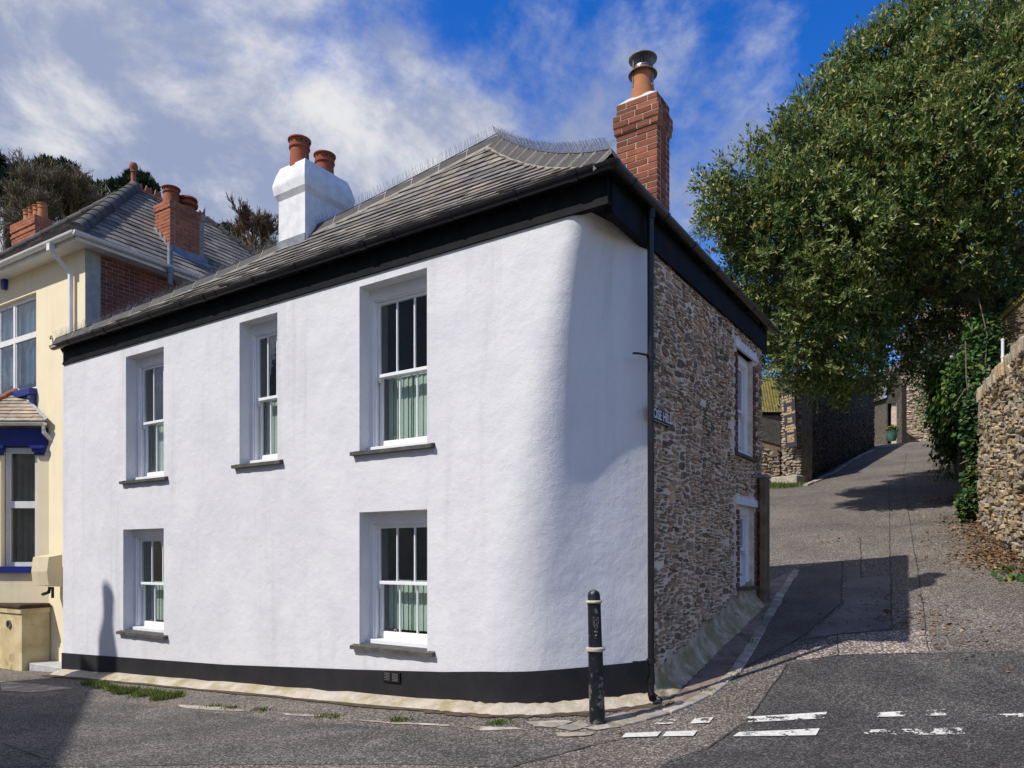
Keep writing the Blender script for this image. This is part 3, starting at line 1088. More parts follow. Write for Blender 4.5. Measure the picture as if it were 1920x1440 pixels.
def drape(name, poly, dz, mat, parent=None, kind=None, cell=.3):
    """sheet laid on the ground inside a plan polygon"""
    mb = MB()
    xs = [p[0] for p in poly]; ys = [p[1] for p in poly]
    x = math.floor(min(xs) / cell) * cell
    while x < max(xs):
        col_ = clip_half(clip_half(poly, 0, x, 1), 0, x + cell, -1)
        y = math.floor(min(ys) / cell) * cell
        while y < max(ys) and len(col_) > 2:
            c = clip_half(clip_half(col_, 1, y, 1), 1, y + cell, -1)
            if len(c) > 2:
                area = sum(c[k][0] * c[(k + 1) % len(c)][1] - c[(k + 1) % len(c)][0] * c[k][1] for k in range(len(c)))
                if area < 0:
                    c = c[::-1]
                if abs(area) > 1e-7:
                    mb.add([(p[0], p[1], float(G(p[0], p[1])) + dz) for p in c], [tuple(range(len(c)))])
            y += cell
        x += cell
    return mb.build(name, mat, parent, smooth=True, kind=kind)


def pix(poly):
    return [tuple(gpt(u, v)[:2]) for (u, v) in poly]


def wobble(poly, rng, n=6, amp=.02):
    out = []
    for k in range(len(poly)):
        p, q = Vector(poly[k]), Vector(poly[(k + 1) % len(poly)])
        for j in range(n):
            c = p.lerp(q, j / n)
            out.append((c.x + (rng.uniform(-amp, amp) if j else 0), c.y + (rng.uniform(-amp, amp) if j else 0)))
    return out


def ribbon(pts, w, dz, mat, parent, rng, name='seam'):
    """narrow uneven strip along the ground"""
    mb = MB()
    dense = []
    for a, b in zip(pts, pts[1:]):
        a, b = Vector(a), Vector(b)
        n = max(2, int((b - a).length / .12))
        dense += [a.lerp(b, k / n) for k in range(n)]
    dense.append(Vector(pts[-1]))
    vs = []
    for k, p in enumerate(dense):
        t = (dense[min(k + 1, len(dense) - 1)] - dense[max(0, k - 1)]).normalized()
        nrm = Vector((-t.y, t.x))
        p = p + nrm * rng.uniform(-.012, .012)
        ww = w * rng.uniform(.35, 1.0)
        for s in (-1, 1):
            q = p + nrm * ww * s / 2
            vs.append((q.x, q.y, float(G(q.x, q.y)) + dz))
    mb.add(vs, [(2 * k, 2 * k + 2, 2 * k + 3, 2 * k + 1) for k in range(len(dense) - 1)])
    return mb.build(name, mat, parent)


prng = random.Random(11)
road = grid_sheet('road', np.arange(-24, 32.01, .25), np.arange(-14, 58.01, .25), lambda X, Y: G(X, Y), 'asphalt')


def hillz(X, Y):
    base = G(np.clip(X, -24, 32), np.clip(Y, -14, 58)) - .35
    h = 21.0 * sstep(20, 50, Y) * sstep(14, -6, X) * (1 + .08 * np.sin(X * .21) + .06 * np.sin(Y * .17 + X * .1))
    far = sstep(60, 200, np.hypot(X, Y)) * 6 * np.sin(X * .013 + 1) * sstep(60, 300, Y)
    return np.maximum(base, base + h) + far


grid_sheet('ground', np.concatenate([np.arange(-420, -60, 20), np.arange(-60, 60, 2.0), np.arange(60, 421, 20)]),
           np.concatenate([np.arange(-300, -40, 20), np.arange(-40, 100, 2.0), np.arange(100, 521, 20)]), hillz, 'hill_scrub')

# patched asphalt
P_ = {
    'asphalt_slate': [[(1235, 1440), (1330, 1402), (1400, 1352), (1475, 1246), (1572, 1229), (1925, 1222), (2100, 1300), (2100, 1440)]],
    'asphalt_grey': [[(-60, 1300), (210, 1316), (500, 1348), (900, 1380), (1110, 1398), (960, 1440), (-60, 1440)]],
    'asphalt_brown': [[(1573, 1229), (1570, 1191), (1672, 1183), (1742, 1181), (1746, 1225)],
                      [(1490, 1240), (1500, 1212), (1570, 1192), (1572, 1229)]],
    'asphalt_dark': [[(1497, 1066), (1580, 1052), (1577, 1132), (1500, 1198), (1405, 1250), (1384, 1254), (1440, 1165)]],
    'asphalt_worn': [[(1584, 1135), (1588, 1062), (1614, 1060), (1614, 1083), (1668, 1080), (1672, 1180), (1573, 1189), (1506, 1200)]],
}
k = 0
for mname, polys in P_.items():
    for poly in polys:
        pl = pix(poly)
        drape('asphalt_patch', wobble(pl, prng, 7, .018), .003 + .001 * k, mname, road)
        k += 1
for pl in ([(1235, 1438), (1330, 1402), (1400, 1352), (1475, 1246), (1572, 1229)], [(1572, 1229), (1750, 1225), (1915, 1222)],
           [(1573, 1229), (1570, 1191), (1672, 1183)], [(1500, 1198), (1577, 1132), (1580, 1052), (1497, 1066)],
           [(1614, 1083), (1614, 1012), (1662, 1010)], [(1614, 1083), (1668, 1080)], [(1667, 905), (1668, 1010), (1672, 1182)],
           [(1700, 850), (1694, 890), (1710, 1010), (1722, 1080), (1741, 1222)], [(1442, 992), (1530, 985), (1600, 982)],
           [(0, 1395), (90, 1425)], [(960, 1438), (1110, 1398), (1200, 1378)], [(1400, 1250), (1500, 1198)]):
    ribbon(pix(pl), .018, .0115, 'crack_tar', road, prng)

# give way markings
for (poly, wear) in (
        ([(1172, 1377), (1240, 1374), (1232, 1383), (1166, 1385)], .36), ([(1250, 1374), (1308, 1372), (1300, 1382), (1242, 1383)], .36),
        ([(1386, 1375), (1537, 1368), (1530, 1381), (1374, 1383)], .44), ([(1622, 1371), (1806, 1366), (1809, 1379), (1617, 1381)], .55),
        ([(1228, 1352), (1270, 1350), (1262, 1359), (1219, 1361)], .52), ([(1302, 1349), (1338, 1347), (1330, 1357), (1294, 1359)], .40),
        ([(1402, 1346), (1551, 1337), (1545, 1349), (1392, 1357)], .50), ([(1625, 1339), (1797, 1331), (1796, 1343), (1621, 1347)], .53),
        ([(1850, 1342), (1960, 1338), (1960, 1346), (1848, 1350)], .585)):
    o = drape('give_way_dash', pix(poly), .0128, 'road_paint', road)
    o.color = (wear, wear, wear, 1)

# ================================================================== WHITE HOUSE
house = thing('white_house', HF.o, HROT, 'white rendered corner house with black plinth, slate roof and rubble stone side', 'house')
XL, SIDE = -10.465, 5.55
HMi = HF.M.inverted()
CAMH = HMi @ Vector((0, 0, EYE))
WINS = [(-3.255, -2.208, 2.83, 4.795), (-5.543, -4.751, 2.83, 4.77), (-8.427, -7.368, 2.77, 4.74),
        (-3.255, -2.204, .525, 2.105), (-8.506, -7.368, .385, 2.0)]
XS = -2.0                                   # the front starts to turn into the rounded corner here


def corner(z, n=40):
    """plan line of the rounded corner at height z, from the flat front to the stone side"""
    xb = float(np.interp(z, [-1, 0, 1.2, 2.3, 3.7, 4.3, 4.75, 5], [-1.08, -1.08, -.95, -.79, -.54, -.41, -.30, -.26]))
    cv = float(np.interp(z, [-1, 0, 1.2, 2.5, 3.7, 4.5, 5], [-.06, -.06, .0, .04, .04, .03, .02]))
    soft = float(np.interp(z, [-1, 0, 1.5, 2.5, 3.7, 4.5, 5], [.85, .85, .8, .65, .5, .38, .3]))
    S, B, E = Vector((XS, 0)), Vector((xb, 0)), Vector((0, 1.02))
    d = (E - B).normalized()
    m1 = B.lerp(E, .5) + Vector((-d.y, d.x)) * cv
    e1 = B + (m1 - B) * min(1.0, soft / max(.05, (m1 - B).length))
    pts = [S, B - Vector((soft, 0)), B, e1, m1.lerp(E, .25) if soft > .7 else m1, E]
    for _ in range(4):
        q = [pts[0]]
        for a, b in zip(pts, pts[1:]):
            q += [a.lerp(b, .25), a.lerp(b, .75)]
        q.append(pts[-1])
        pts = q
    ln = [0]
    for a, b in zip(pts, pts[1:]):
        ln.append(ln[-1] + (b - a).length)
    out = []
    for k in range(n + 1):
        t = ln[-1] * k / n
        j = min(len(pts) - 2, max(0, int(np.searchsorted(ln, t)) - 1))
        f = (t - ln[j]) / max(1e-9, ln[j + 1] - ln[j])
        out.append(pts[j].lerp(pts[j + 1], f))
    return out


def line_at(z, off=0.0, n=40):
    """wall line from the far end of the front round the corner, pushed outward by off"""
    pts = [Vector((XL + (XS - XL) * k / 24, 0)) for k in range(24)] + corner(z, n)
    out = []
    for k, p in enumerate(pts):
        t = (pts[min(k + 1, len(pts) - 1)] - pts[max(k - 1, 0)]).normalized()
        out.append(p + Vector((t.y, -t.x)) * off)
    return out


w = MB()
wall_with_holes(w, XL, XS, -.75, 4.96, WINS, 0.0, .30)
zs = [-.75 + 5.71 * k / 46 for k in range(47)]
nn = 40
rows = [corner(z, nn) for z in zs]
vs = [(p.x, p.y, z) for z, row in zip(zs, rows) for p in row]
w.add(vs, [(j * (nn + 1) + k, j * (nn + 1) + k + 1, (j + 1) * (nn + 1) + k + 1, (j + 1) * (nn + 1) + k) for j in range(46) for k in range(nn)])
w.add([(XL, 0, -.75), (XL, 0, 4.96), (XL, .9, 4.96), (XL, .9, -.75)], [(0, 1, 2, 3)])
w.add([(XL, .9, -.75), (XL, .9, 4.96), (-.3, SIDE, 4.96), (-.3, SIDE, -.75)], [(0, 1, 2, 3)])
w.build('wall', 'render_white', house, smooth=True)

# plinth
TOPX, TOPZ = [-10.465, -5.887, -3.38, -1.172, 0], [-.112, .068, .221, .371, .47]


def ptop(p, k):
    if k < 24:
        return float(np.interp(p.x, TOPX, TOPZ))
    return float(np.interp((k - 24) / nn, [0, .25, 1.0], [np.interp(XS, TOPX, TOPZ), .372, .475]))


ol = line_at(.2, .016)
pl = MB()
vs = []
for k, p in enumerate(ol):
    zt = ptop(p, k)
    vs += [(p.x, p.y, -.8), (p.x, p.y, zt - .006), (line_at(.2, .004)[k].x if False else p.x, p.y + .0, zt)]
il = line_at(.2, -.03)
for k, p in enumerate(il):
    vs.append((p.x, p.y, ptop(ol[k], k)))
n0 = len(ol)
fs = []
for k in range(n0 - 1):
    fs += [(3 * k, 3 * k + 3, 3 * k + 4, 3 * k + 1), (3 * k + 1, 3 * k + 4, 3 * k + 5, 3 * k + 2), (3 * k + 2, 3 * k + 5, 3 * n0 + k + 1, 3 * n0 + k)]
pl.add(vs, fs)
pl.add([(ol[0].x - .016, ol[0].y, -.8), (ol[0].x - .016, ol[0].y, ptop(ol[0], 0)), (ol[0].x - .016, .8, ptop(ol[0], 0)), (ol[0].x - .016, .8, -.8)], [(0, 1, 2, 3)])
pl.build('plinth', 'plinth_black', house, smooth=True)

# concrete fillet at the foot of the wall
fr = random.Random(3)
ft = MB()
a_, b_, c_ = line_at(0, .012), line_at(0, .10), line_at(0, .27)
vs = []
for k in range(n0):
    pw = HF.wor(c_[k].x, c_[k].y)
    g = float(G(pw.x, pw.y))
    h = .085 + fr.uniform(-.012, .012)
    o2 = fr.uniform(-.03, .03)
    vs += [(a_[k].x, a_[k].y, g + h), (b_[k].x, b_[k].y + o2 * .4, g + h * .8), (c_[k].x, c_[k].y + o2, g - .012)]
ft.add(vs, [(3 * k + j, 3 * k + 3 + j, 3 * k + 4 + j, 3 * k + 1 + j)[::-1] for k in range(n0 - 1) for j in (0, 1)])
ft.add([vs[0], vs[1], vs[2], (vs[0][0] - .25, vs[0][1] + .12, vs[2][2])], [(0, 1, 3), (1, 2, 3)])
ft.build('footing', 'footing', house, smooth=True)

dl = [HF.wor(p.x, p.y) for p in line_at(0, .26)]
dr = random.Random(19)
dirt = MB()
vs = []
for k_, p in enumerate(dl):
    q = dl[min(k_ + 1, len(dl) - 1)] - dl[max(k_ - 1, 0)]
    q.normalize()
    o_ = Vector((q.y, -q.x, 0))
    for w_ in (-.06, dr.uniform(.03, .14)):
        e = p + o_ * w_
        vs.append((e.x, e.y, float(G(e.x, e.y)) + .0105))
dirt.add(vs, [(2 * k_, 2 * k_ + 1, 2 * k_ + 3, 2 * k_ + 2) for k_ in range(len(dl) - 1)])
dirt.build('gutter_dirt', 'gutter_dirt', road)

# front windows
for k, (x0, x1, z0, z1) in enumerate(WINS):
    sash_window(house, (x0, 0, z0), 0, x1 - x0, z1 - z0, .175, 20 + k)
v = MB().box(-2.845, -2.58, -.034, -.015, .135, .255)
vent = v.build('air_vent', 'black_plastic', house)
for cx in (-2.775, -2.65):
    for j in range(5):
        MB().box(cx - .045, cx + .045, -.043, -.0345, .155 + j * .019, .164 + j * .019).build('slat', 'steel', vent)

# rubble side wall
sw = MB()
SH_ = [(4.2, 5.02, 3.06, 4.55), (4.28, 5.10, 1.13, 2.32)]
wall_with_holes(sw, 1.0, SIDE, -.4, 5.0, SH_, 0.0, .22)
sw.add([(SIDE, 0, -.4), (SIDE, .4, -.4), (SIDE, .4, 5), (SIDE, 0, 5)], [(0, 1, 2, 3)])
side = sw.build('stone_wall', 'mortar_pale', house)
side.rotation_euler = (0, 0, R(90))
sbase = lambda y: .125 + (y - 1.2) * .215
SMi = (HF.M @ Matrix.Rotation(R(90), 4, 'Z')).inverted()


def side_keep(x, z, w_, h_):
    if z < sbase(x) + .12 or z + h_ / 2 > 4.95:
        return False
    for (a, b, c, d) in SH_:
        if a - .14 < x + w_ / 2 and x - w_ / 2 < b + .14 and c - .03 < z + h_ / 2 and z - h_ / 2 < d + .14:
            return False
    return True


rubble(side, 'rubble_stone', 1.03, SIDE - .02, .1, 4.97, .035, .15, .08, .40, .015, 41, side_keep, cam_loc=SMi @ Vector((0, 0, EYE)), gap=.012, rot=7, fill=1.4)
for (a, b, c, d) in SH_:
    q = random.Random(int(c * 10))
    z, j = c + .0, 0
    while z + .07 < d + (.0):
        for sgn, e in ((-1, a), (1, b)):
            wd = .11 if j % 2 else .215
            if sgn < 0:
                wd = .07 if j % 2 else .12
            cx = e + sgn * (wd / 2 + .004)
            brick_obj(side, 'brick_quoin', cx, .03, z + .035, wd - .01, .11, .062, rng=q)
        z += .075; j += 1
    lt = MB().cbox(a - .13, b + .13, -.035, .12, d, d + .115, .006)
    win = sash_window(side, (a, 0, c), 0, b - a, d - c, .075, 70 + int(c), reveal_head=.12, thick=.05)
    lt.v = [(x - a, y, zz - c) for (x, y, zz) in lt.v]
    lt.build('lintel', 'white_lintel', win)

# render skirting on the side, following the hill
sk = MB()
vs = []
ks = 60
skr = random.Random(8)
for k in range(ks + 1):
    y = 1.0 + (4.95 - 1.0) * k / ks
    zb = sbase(y)
    pw = HF.wor(.32, y)
    g = float(G(pw.x, pw.y))
    vs += [(.004, y, zb + .27 + skr.uniform(-.07, .05)), (.022, y, zb + .20 + skr.uniform(-.03, .03)), (.06 + skr.uniform(-.012, .012), y, zb + .07), (.21 + skr.uniform(-.02, .02), y, min(zb - .03, g - .01))]
sk.add(vs, [(4 * k + j, 4 * k + 1 + j, 4 * k + 5 + j, 4 * k + 4 + j) for k in range(ks) for j in range(3)])
sk.build('skirting', 'side_skirting', house, smooth=True)

# eaves: boards, gutters, pipe
fb = MB()
fb.box(XL + .03, .012, -.012, .05, 4.955, 5.19)
fb.box(XL + .03, .018, -.019, .05, 4.936, 4.953)
fb.box(XL + .03, .024, -.026, .05, 4.90, 4.934)
fb.build('fascia', 'black_paint', house)
fs_ = MB()
fs_.box(-.05, .032, .052, SIDE + .2, 4.86, 5.188)
fs_.box(-.05, .045, .054, SIDE + .2, 4.83, 4.858)
fs_.build('side_fascia', 'black_paint', house)
MB().prism([(-1.2, .051, 4.95), (-.051, .051, 4.95), (-.051, 1.5, 4.95)], (0, 0, .03)).build('soffit', 'black_paint', house)
GZ = 5.215


def half_round(r=.066, n=9):
    return [(r * math.cos(math.pi * k / n), -r * math.sin(math.pi * k / n)) for k in range(n + 1)]


hr = half_round()
g = MB()
g.prism([(XL - .09, -.12 + a, GZ + b) for (a, b) in hr], (-XL + .09 + .118, 0, 0))
g.build('gutter', 'black_plastic', house, smooth=True)
g = MB()
g.prism([(.12 + a, -.118, GZ - .004 + b) for (a, b) in hr], (0, SIDE + .118 + .28, 0))
g.build('gutter', 'black_plastic', house, smooth=True)
MB().lathe([(.001, -.073), (.03, -.068), (.052, -.052), (.068, -.028), (.074, 0), (.001, 0)], 20, (.12, -.12, GZ + .001)).build('gutter_corner', 'black_plastic', house, smooth=True)
hb = half_round(.075)
bm_ = MB().prism([(0, a, .002 + b) for (a, b) in hb], (.035, 0, 0)).box(.004, .031, .06, .10, -.08, 0).mesh('black_plastic', True)
bu_ = MB().prism([(0, a * 1.04, .002 + b * 1.04) for (a, b) in hb], (.10, 0, 0)).mesh('black_plastic', True)
xx = XL + .5
while xx < -.2:
    link('gutter_bracket', bm_, house).location = (xx, -.12, GZ)
    xx += .82
for xx in (XL + 1.6, -6.2, -3.1, -.33):
    link('gutter_union', bu_, house).location = (xx, -.12, GZ)
yy = .25
while yy < SIDE + .2:
    o = link('gutter_bracket', bm_, house)
    o.location = (.12, yy, GZ - .002); o.rotation_euler = (0, 0, R(90))
    yy += .85
dp = MB()
dp.tube([(.105, .80, GZ - .06), (.105, .80, GZ - .16)], .045, 14)
dp.tube([(.105, .80, GZ - .14), (.095, .82, GZ - .3), (.085, .85, 4.3), (.085, .86, .36)], .034, 14)
dp.tube([(.085, .86, .37), (.085, .86, .26)], .042, 14)
dp.tube([(.085, .86, .28), (.085, .85, .20), (.115, .80, .155), (.15, .75, .135)], [.036, .036, .038, .040], 14)
pipe = dp.build('downpipe', 'black_plastic', house, smooth=True)
for zz in (3.66, .50):
    MB().lathe([(.038, -.022), (.047, -.022), (.047, .022), (.038, .022)], 16, (.085, .86, zz)).tube([(.085, .86, zz), (.02, .70, zz), (-.03, .66, zz)], .012, 8).build('pipe_clip', 'black_plastic', pipe)

# ---------------------------------------------------------------- roof
AP = Vector((-2.73, 2.1, 7.36))
EZ = 5.25
RC, LC, BC = Vector((.09, -.09, EZ)), Vector((XL - .06, -.09, EZ)), Vector((.09, SIDE + .22, EZ))
rf = MB()
TL = (AP - Vector((AP.x, -.09, EZ))).length


def sagk(kk):
    return .13 * 4 * kk * (1 - kk)


def tri_sheet(mb, A, B, C, n=14, drop=.03):
    idx = {}
    vs = []
    for a in range(n + 1):
        for b in range(n + 1 - a):
            p = A + (B - A) * (b / n) + (C - A) * (a / n)
            p.z -= sagk(a / n) + drop
            idx[(a, b)] = len(vs)
            vs.append(p)
    fs = []
    for a in range(n):
        for b in range(n - a):
            fs.append((idx[(a, b)], idx[(a, b + 1)], idx[(a + 1, b)]))
            if b < n - a - 1:
                fs.append((idx[(a, b + 1)], idx[(a + 1, b + 1)], idx[(a + 1, b)]))
    mb.add(vs, fs)


tri_sheet(rf, LC, RC, AP)
tri_sheet(rf, RC, BC, AP)
tri_sheet(rf, BC, LC, AP)
roof = rf.build('roof', 'slate_old', house)
ey = (AP - Vector((AP.x, -.09, EZ))).normalized()
slates(roof, 'slate_roof', LC, (1, 0, 0), ey, [(0.02, 0), (RC.x - LC.x - .02, 0), (AP.x - LC.x, TL)], .195, .25, .011, 9, 300,
       sag=lambda s, t: sagk(t / TL), camp=CAMH)
ey2 = (AP - Vector((.09, AP.y, EZ)))
T2 = ey2.length
slates(roof, 'slate_roof', RC, (0, 1, 0), ey2, [(0.02, 0), (BC.y - RC.y - .02, 0), (AP.y - RC.y, T2)], .195, .25, .011, 10, 0, sag=lambda s, t: sagk(t / T2))


def hip(A, B, nt, nA, nB, flap, mat, parent, sagf, seed, th=.022, cover=True):
    """angled hip tiles from A up to B; nA, nB point down the two slopes, square to the hip"""
    rng = random.Random(seed)
    for k in range(nt):
        f0, f1 = k / nt, (k + 1.10) / nt
        f1 = min(f1, 1.0)
        pts = []
        for f, lift in ((f0, .035), (f1, .014)):
            c = A.lerp(B, f)
            c.z -= sagf(f)
            c.z += lift + rng.uniform(-.003, .003)
            up = Vector((0, 0, 1))
            ap = c + up * .075
            pts.append([c + nA * flap, ap, c + nB * flap, c + nB * flap - up * th, ap - up * th * 1.2, c + nA * flap - up * th])
        vs = pts[0] + pts[1]
        fs = [(j, (j + 1) % 6, 6 + (j + 1) % 6, 6 + j) for j in range(6)] + [(5, 4, 3, 2, 1, 0), tuple(range(6, 12))]
        MB().add(vs, fs).build('hip_tile', mat, parent)
        if cover:
            j0 = A.lerp(B, f0); j0.z -= sagf(f0) - .038
            t = (B - A).normalized() * .007
            vs = [j0 + nA * (flap + .004), j0 + Vector((0, 0, .079)), j0 + nB * (flap + .004)]
            vs = [p - t for p in vs] + [p + t for p in vs] + [p - t - Vector((0, 0, .045)) for p in vs]
            MB().add(vs, [(0, 1, 4, 3), (1, 2, 5, 4), (6, 7, 1, 0), (7, 8, 2, 1)]).build('tile_joint', 'bedding', parent)


def down(A, B, C):
    """unit vector in plane ABC, square to AB, towards C"""
    t = (B - A).normalized()
    d = (C - A)
    d = d - t * d.dot(t)
    return d.normalized()


hip(RC, AP, 11, down(RC, AP, LC), down(RC, AP, BC), .19, 'ridge_tile', roof, sagk, 1)
hip(LC, AP, 19, down(LC, AP, RC), down(LC, AP, BC), .17, 'ridge_tile', roof, sagk, 2)
hip(BC, AP, 12, down(BC, AP, RC), down(BC, AP, LC), .17, 'ridge_tile', roof, sagk, 3)

# mortar bed under the tiles
bd_ = MB()
for (A, B, C) in ((RC, AP, LC), (LC, AP, RC)):
    nA = down(A, B, C)
    rng = random.Random(4)
    vs = []
    for k in range(41):
        c = A.lerp(B, k / 40)
        c.z -= sagk(k / 40)
        e = c + nA * (.165 + rng.uniform(0, .012))
        vs += [e + Vector((0, 0, .045)), e + nA * (.012 + rng.uniform(0, .014)) + Vector((0, 0, .012))]
    bd_.add(vs, [(2 * k, 2 * k + 1, 2 * k + 3, 2 * k + 2) for k in range(40)])
bd_.build('mortar_bed', 'bedding', roof)

# bird spikes along both hips
spk = MB()
rng = random.Random(6)
for (A, B, step, skip) in ((RC, AP, .028, None), (LC, AP, .036, None)):
    ln = (B - A).length
    t = (B - A).normalized()
    sd = t.cross(Vector((0, 0, 1))).normalized()
    n = int(ln / step)
    for k in range(n):
        c = A.lerp(B, (k + .5) / n)
        c.z -= sagk((k + .5) / n) - .105
        for s in (-1, 1, 0):
            if s == 0 and k % 2:
                continue
            d = (Vector((0, 0, 1)) + sd * s * rng.uniform(.5, .62) + t * rng.uniform(-.25, .25)).normalized()
            spk.tube([c, c + d * .125], .0017, 3, caps=False)
    spk.tube([A.lerp(B, k / 20) + Vector((0, 0, .110 - sagk(k / 20))) for k in range(21)], .008, 4)
spk.build('bird_spikes', 'spike_wire', roof, kind='stuff')

# scrolled hip iron at the foot of the long hip
hi_ = MB()
c0 = LC + Vector((-.04, -.03, 0))
pts = [c0 + Vector((.02, 0, -.06)), c0 + Vector((0, 0, .02)), c0 + Vector((0, 0, .10))]
for k in range(14):
    a = R(-0) + k * .48
    rr = .045 * (1 - k / 18)
    pts.append(c0 + Vector((-.045 + rr * math.cos(a), -.01, .12 + rr * math.sin(a))))
hi_.tube(pts, .008, 6)
hi_.build('hip_iron', 'black_paint', house)


# ---------------------------------------------------------------- chimneys of the white house
# white rendered stack on the long hip
cw = thing  # (name kept short below)
WC = Frame(0, 0, 0)
cxw, cyw = HF.fx(572, 435, 1.1)[0], 1.1
x1w = cxw; x0w = cxw - .60; y0w = cyw; y1w = cyw + .88
zt = 7.66
sx = MB()
prof = [(0.0, 5.6), (0.0, 7.02), (.05, 7.10), (.066, 7.22), (.066, 7.25), (.035, 7.39), (-.015, 7.53), (-.06, 7.56)]
rr_ = random.Random(12)
ringn = []
for (e, z) in prof:
    r_ = []
    for (ax, ay, bx, by) in ((x0w - e, y0w - e, x1w + e, y0w - e), (x1w + e, y0w - e, x1w + e, y1w + e), (x1w + e, y1w + e, x0w - e, y1w + e), (x0w - e, y1w + e, x0w - e, y0w - e)):
        for k in range(5):
            jx = rr_.uniform(-.0015, .0015)
            r_.append((ax + (bx - ax) * k / 5 + jx, ay + (by - ay) * k / 5 + rr_.uniform(-.0015, .0015), z + rr_.uniform(-.003, .003)))
    ringn.append(r_)
vs = [p for r_ in ringn for p in r_]
fs = [(j * 20 + k, j * 20 + (k + 1) % 20, (j + 1) * 20 + (k + 1) % 20, (j + 1) * 20 + k) for j in range(len(prof) - 1) for k in range(20)]
fs.append(tuple((len(prof) - 1) * 20 + k for k in range(20)))
sx.add(vs, fs)
surf('chimney_render', (.78, .78, .79), (.66, .66, .67), 6, .9, bumps=((45, .6, .006), (110, .6, .004)), stains=(((.30, .30, .30), 14, .66, .76, .5), ((.50, .50, .50), 3, .55, .75, .4)))
sx_o = sx.build('chimney', 'chimney_render', house)
for (fx_, fy_) in ((.5, .17), (.5, .74)):
    pot(sx_o, 'chimney_pot', 'terracotta', (x0w + (x1w - x0w) * fx_, y0w + (y1w - y0w) * fy_, 7.50), .45, .150, .143)


def roofz(y):
    kk = (y + .09) / (AP.y + .09)
    return EZ + (AP.z - EZ) * kk - sagk(kk)


fl = MB()
fl.box(x0w - .012, x1w + .012, y0w - .018, y0w - .002, roofz(y0w) - .08, roofz(y0w) + .13)
za, zb2 = roofz(y0w - .02) + .03, roofz(y0w - .2) + .03
fl.add([(x0w - .09, y0w - .02, za), (x1w + .09, y0w - .02, za), (x1w + .05, y0w - .17, zb2), (x0w - .05, y0w - .17, zb2)], [(0, 3, 2, 1), (0, 1, 2, 3)])
fl.build('lead_flashing', 'lead', sx_o)

# red brick stack by the side eaves
bx1, by0 = -.25, 1.86
bc = MB().box(bx1 - .50, bx1 - .03, by0 + .03, by0 + .36, 5.0, 5.5).build('chimney', 'mortar_lime', house)
brick_stack(bc, 'brick_red', 'mortar_lime', bx1 - .535, bx1, by0, by0 + .40, 5.42, 7.07, 5, over=((2, 4, .022), (2, 3, .010)))
ccx, ccy = bx1 - .27, by0 + .20
fm = MB()
fm.add([(bx1 - .535 + .01, by0 + .01, 7.071), (bx1 - .01, by0 + .01, 7.071), (bx1 - .01, by0 + .39, 7.071), (bx1 - .525, by0 + .39, 7.071), (ccx - .14, ccy - .12, 7.15), (ccx + .14, ccy - .12, 7.15), (ccx + .14, ccy + .12, 7.15), (ccx - .14, ccy + .12, 7.15)],
       [(0, 1, 5, 4), (1, 2, 6, 5), (2, 3, 7, 6), (3, 0, 4, 7), (4, 5, 6, 7)])
surf('flaunch', (.62, .60, .56), (.5, .48, .45), 8, .9, bumps=((50, .5, .006),))
fm.build('flaunching', 'flaunch', bc, smooth=True)
MB().lathe([(.150, 0), (.148, .05), (.128, .24), (.135, .40), (.105, .40), (.10, .1), (.001, .1)], 24, (ccx, ccy, 7.10)).build('chimney_pot', 'terracotta_pale', bc, smooth=True)
cw_ = MB()
cz = 7.44
cw_.lathe([(.118, .0), (.172, -.04), (.176, -.035), (.12, .012), (.115, .05), (.110, .0)], 32, (ccx, ccy, cz + .05))
for k in range(20):
    a = 2 * math.pi * k / 20
    cw_.tube([(ccx + .118 * math.cos(a), ccy + .118 * math.sin(a), cz + .04), (ccx + .122 * math.cos(a), ccy + .122 * math.sin(a), cz + .21)], .0026, 4)
cw_.lathe([(.117, .0), (.123, 0), (.123, .008), (.117, .008), (.117, 0)], 30, (ccx, ccy, cz + .08))
cw_.lathe([(.170, .0), (.172, .010), (.10, .038), (.001, .046)], 32, (ccx, ccy, cz + .20))
cw_.lathe([(.001, .0), (.168, .0)], 32, (ccx, ccy, cz + .203))
for a in (-2.25, -.15, 1.9):
    d = Vector((math.cos(a), math.sin(a), 0)); s = Vector((-d.y, d.x, 0)) * .014
    c = Vector((ccx, ccy, 0))
    path = [(.135, cz - .16), (.135, cz - .02), (.130, cz + .04), (.128, cz + .21)]
    for (r0, z0), (r1, z1) in zip(path, path[1:]):
        p0, p1 = c + d * r0 + Vector((0, 0, z0)), c + d * r1 + Vector((0, 0, z1))
        cw_.add([p0 - s, p0 + s, p1 + s, p1 - s, p0 - s + d * .003, p0 + s + d * .003, p1 + s + d * .003, p1 - s + d * .003], [(0, 1, 2, 3), (4, 5, 6, 7), (0, 4, 7, 3), (1, 5, 6, 2)])
cw_.build('cowl', 'steel', bc, smooth=True)
lf = MB()


def roofside(x):
    kk = (.09 - x) / (.09 - AP.x)
    return EZ + (AP.z - EZ) * kk - sagk(kk)


for k in range(4):                         # stepped lead up the front face of the stack
    xa = bx1 - .13 * k
    lf.prism([(xa + .004, by0 - .006, roofside(xa) - .03), (xa + .004, by0 - .006, roofside(xa) + .11), (xa - .13, by0 - .006, roofside(xa - .13) + .04), (xa - .13, by0 - .006, roofside(xa - .13) - .06)], (0, -.004, 0))
lf.box(bx1 + .002, bx1 + .008, by0 - .02, by0 + .42, roofside(bx1) - .02, roofside(bx1) + .12)
lf.add([(bx1 + .009, by0 - .05, roofside(bx1) + .05), (bx1 + .009, by0 + .45, roofside(bx1) + .05), (bx1 + .16, by0 + .45, roofside(bx1 + .16) + .05), (bx1 + .16, by0 - .05, roofside(bx1 + .16) + .05)], [(0, 1, 2, 3)])
lf.build('lead_flashing', 'lead', bc)


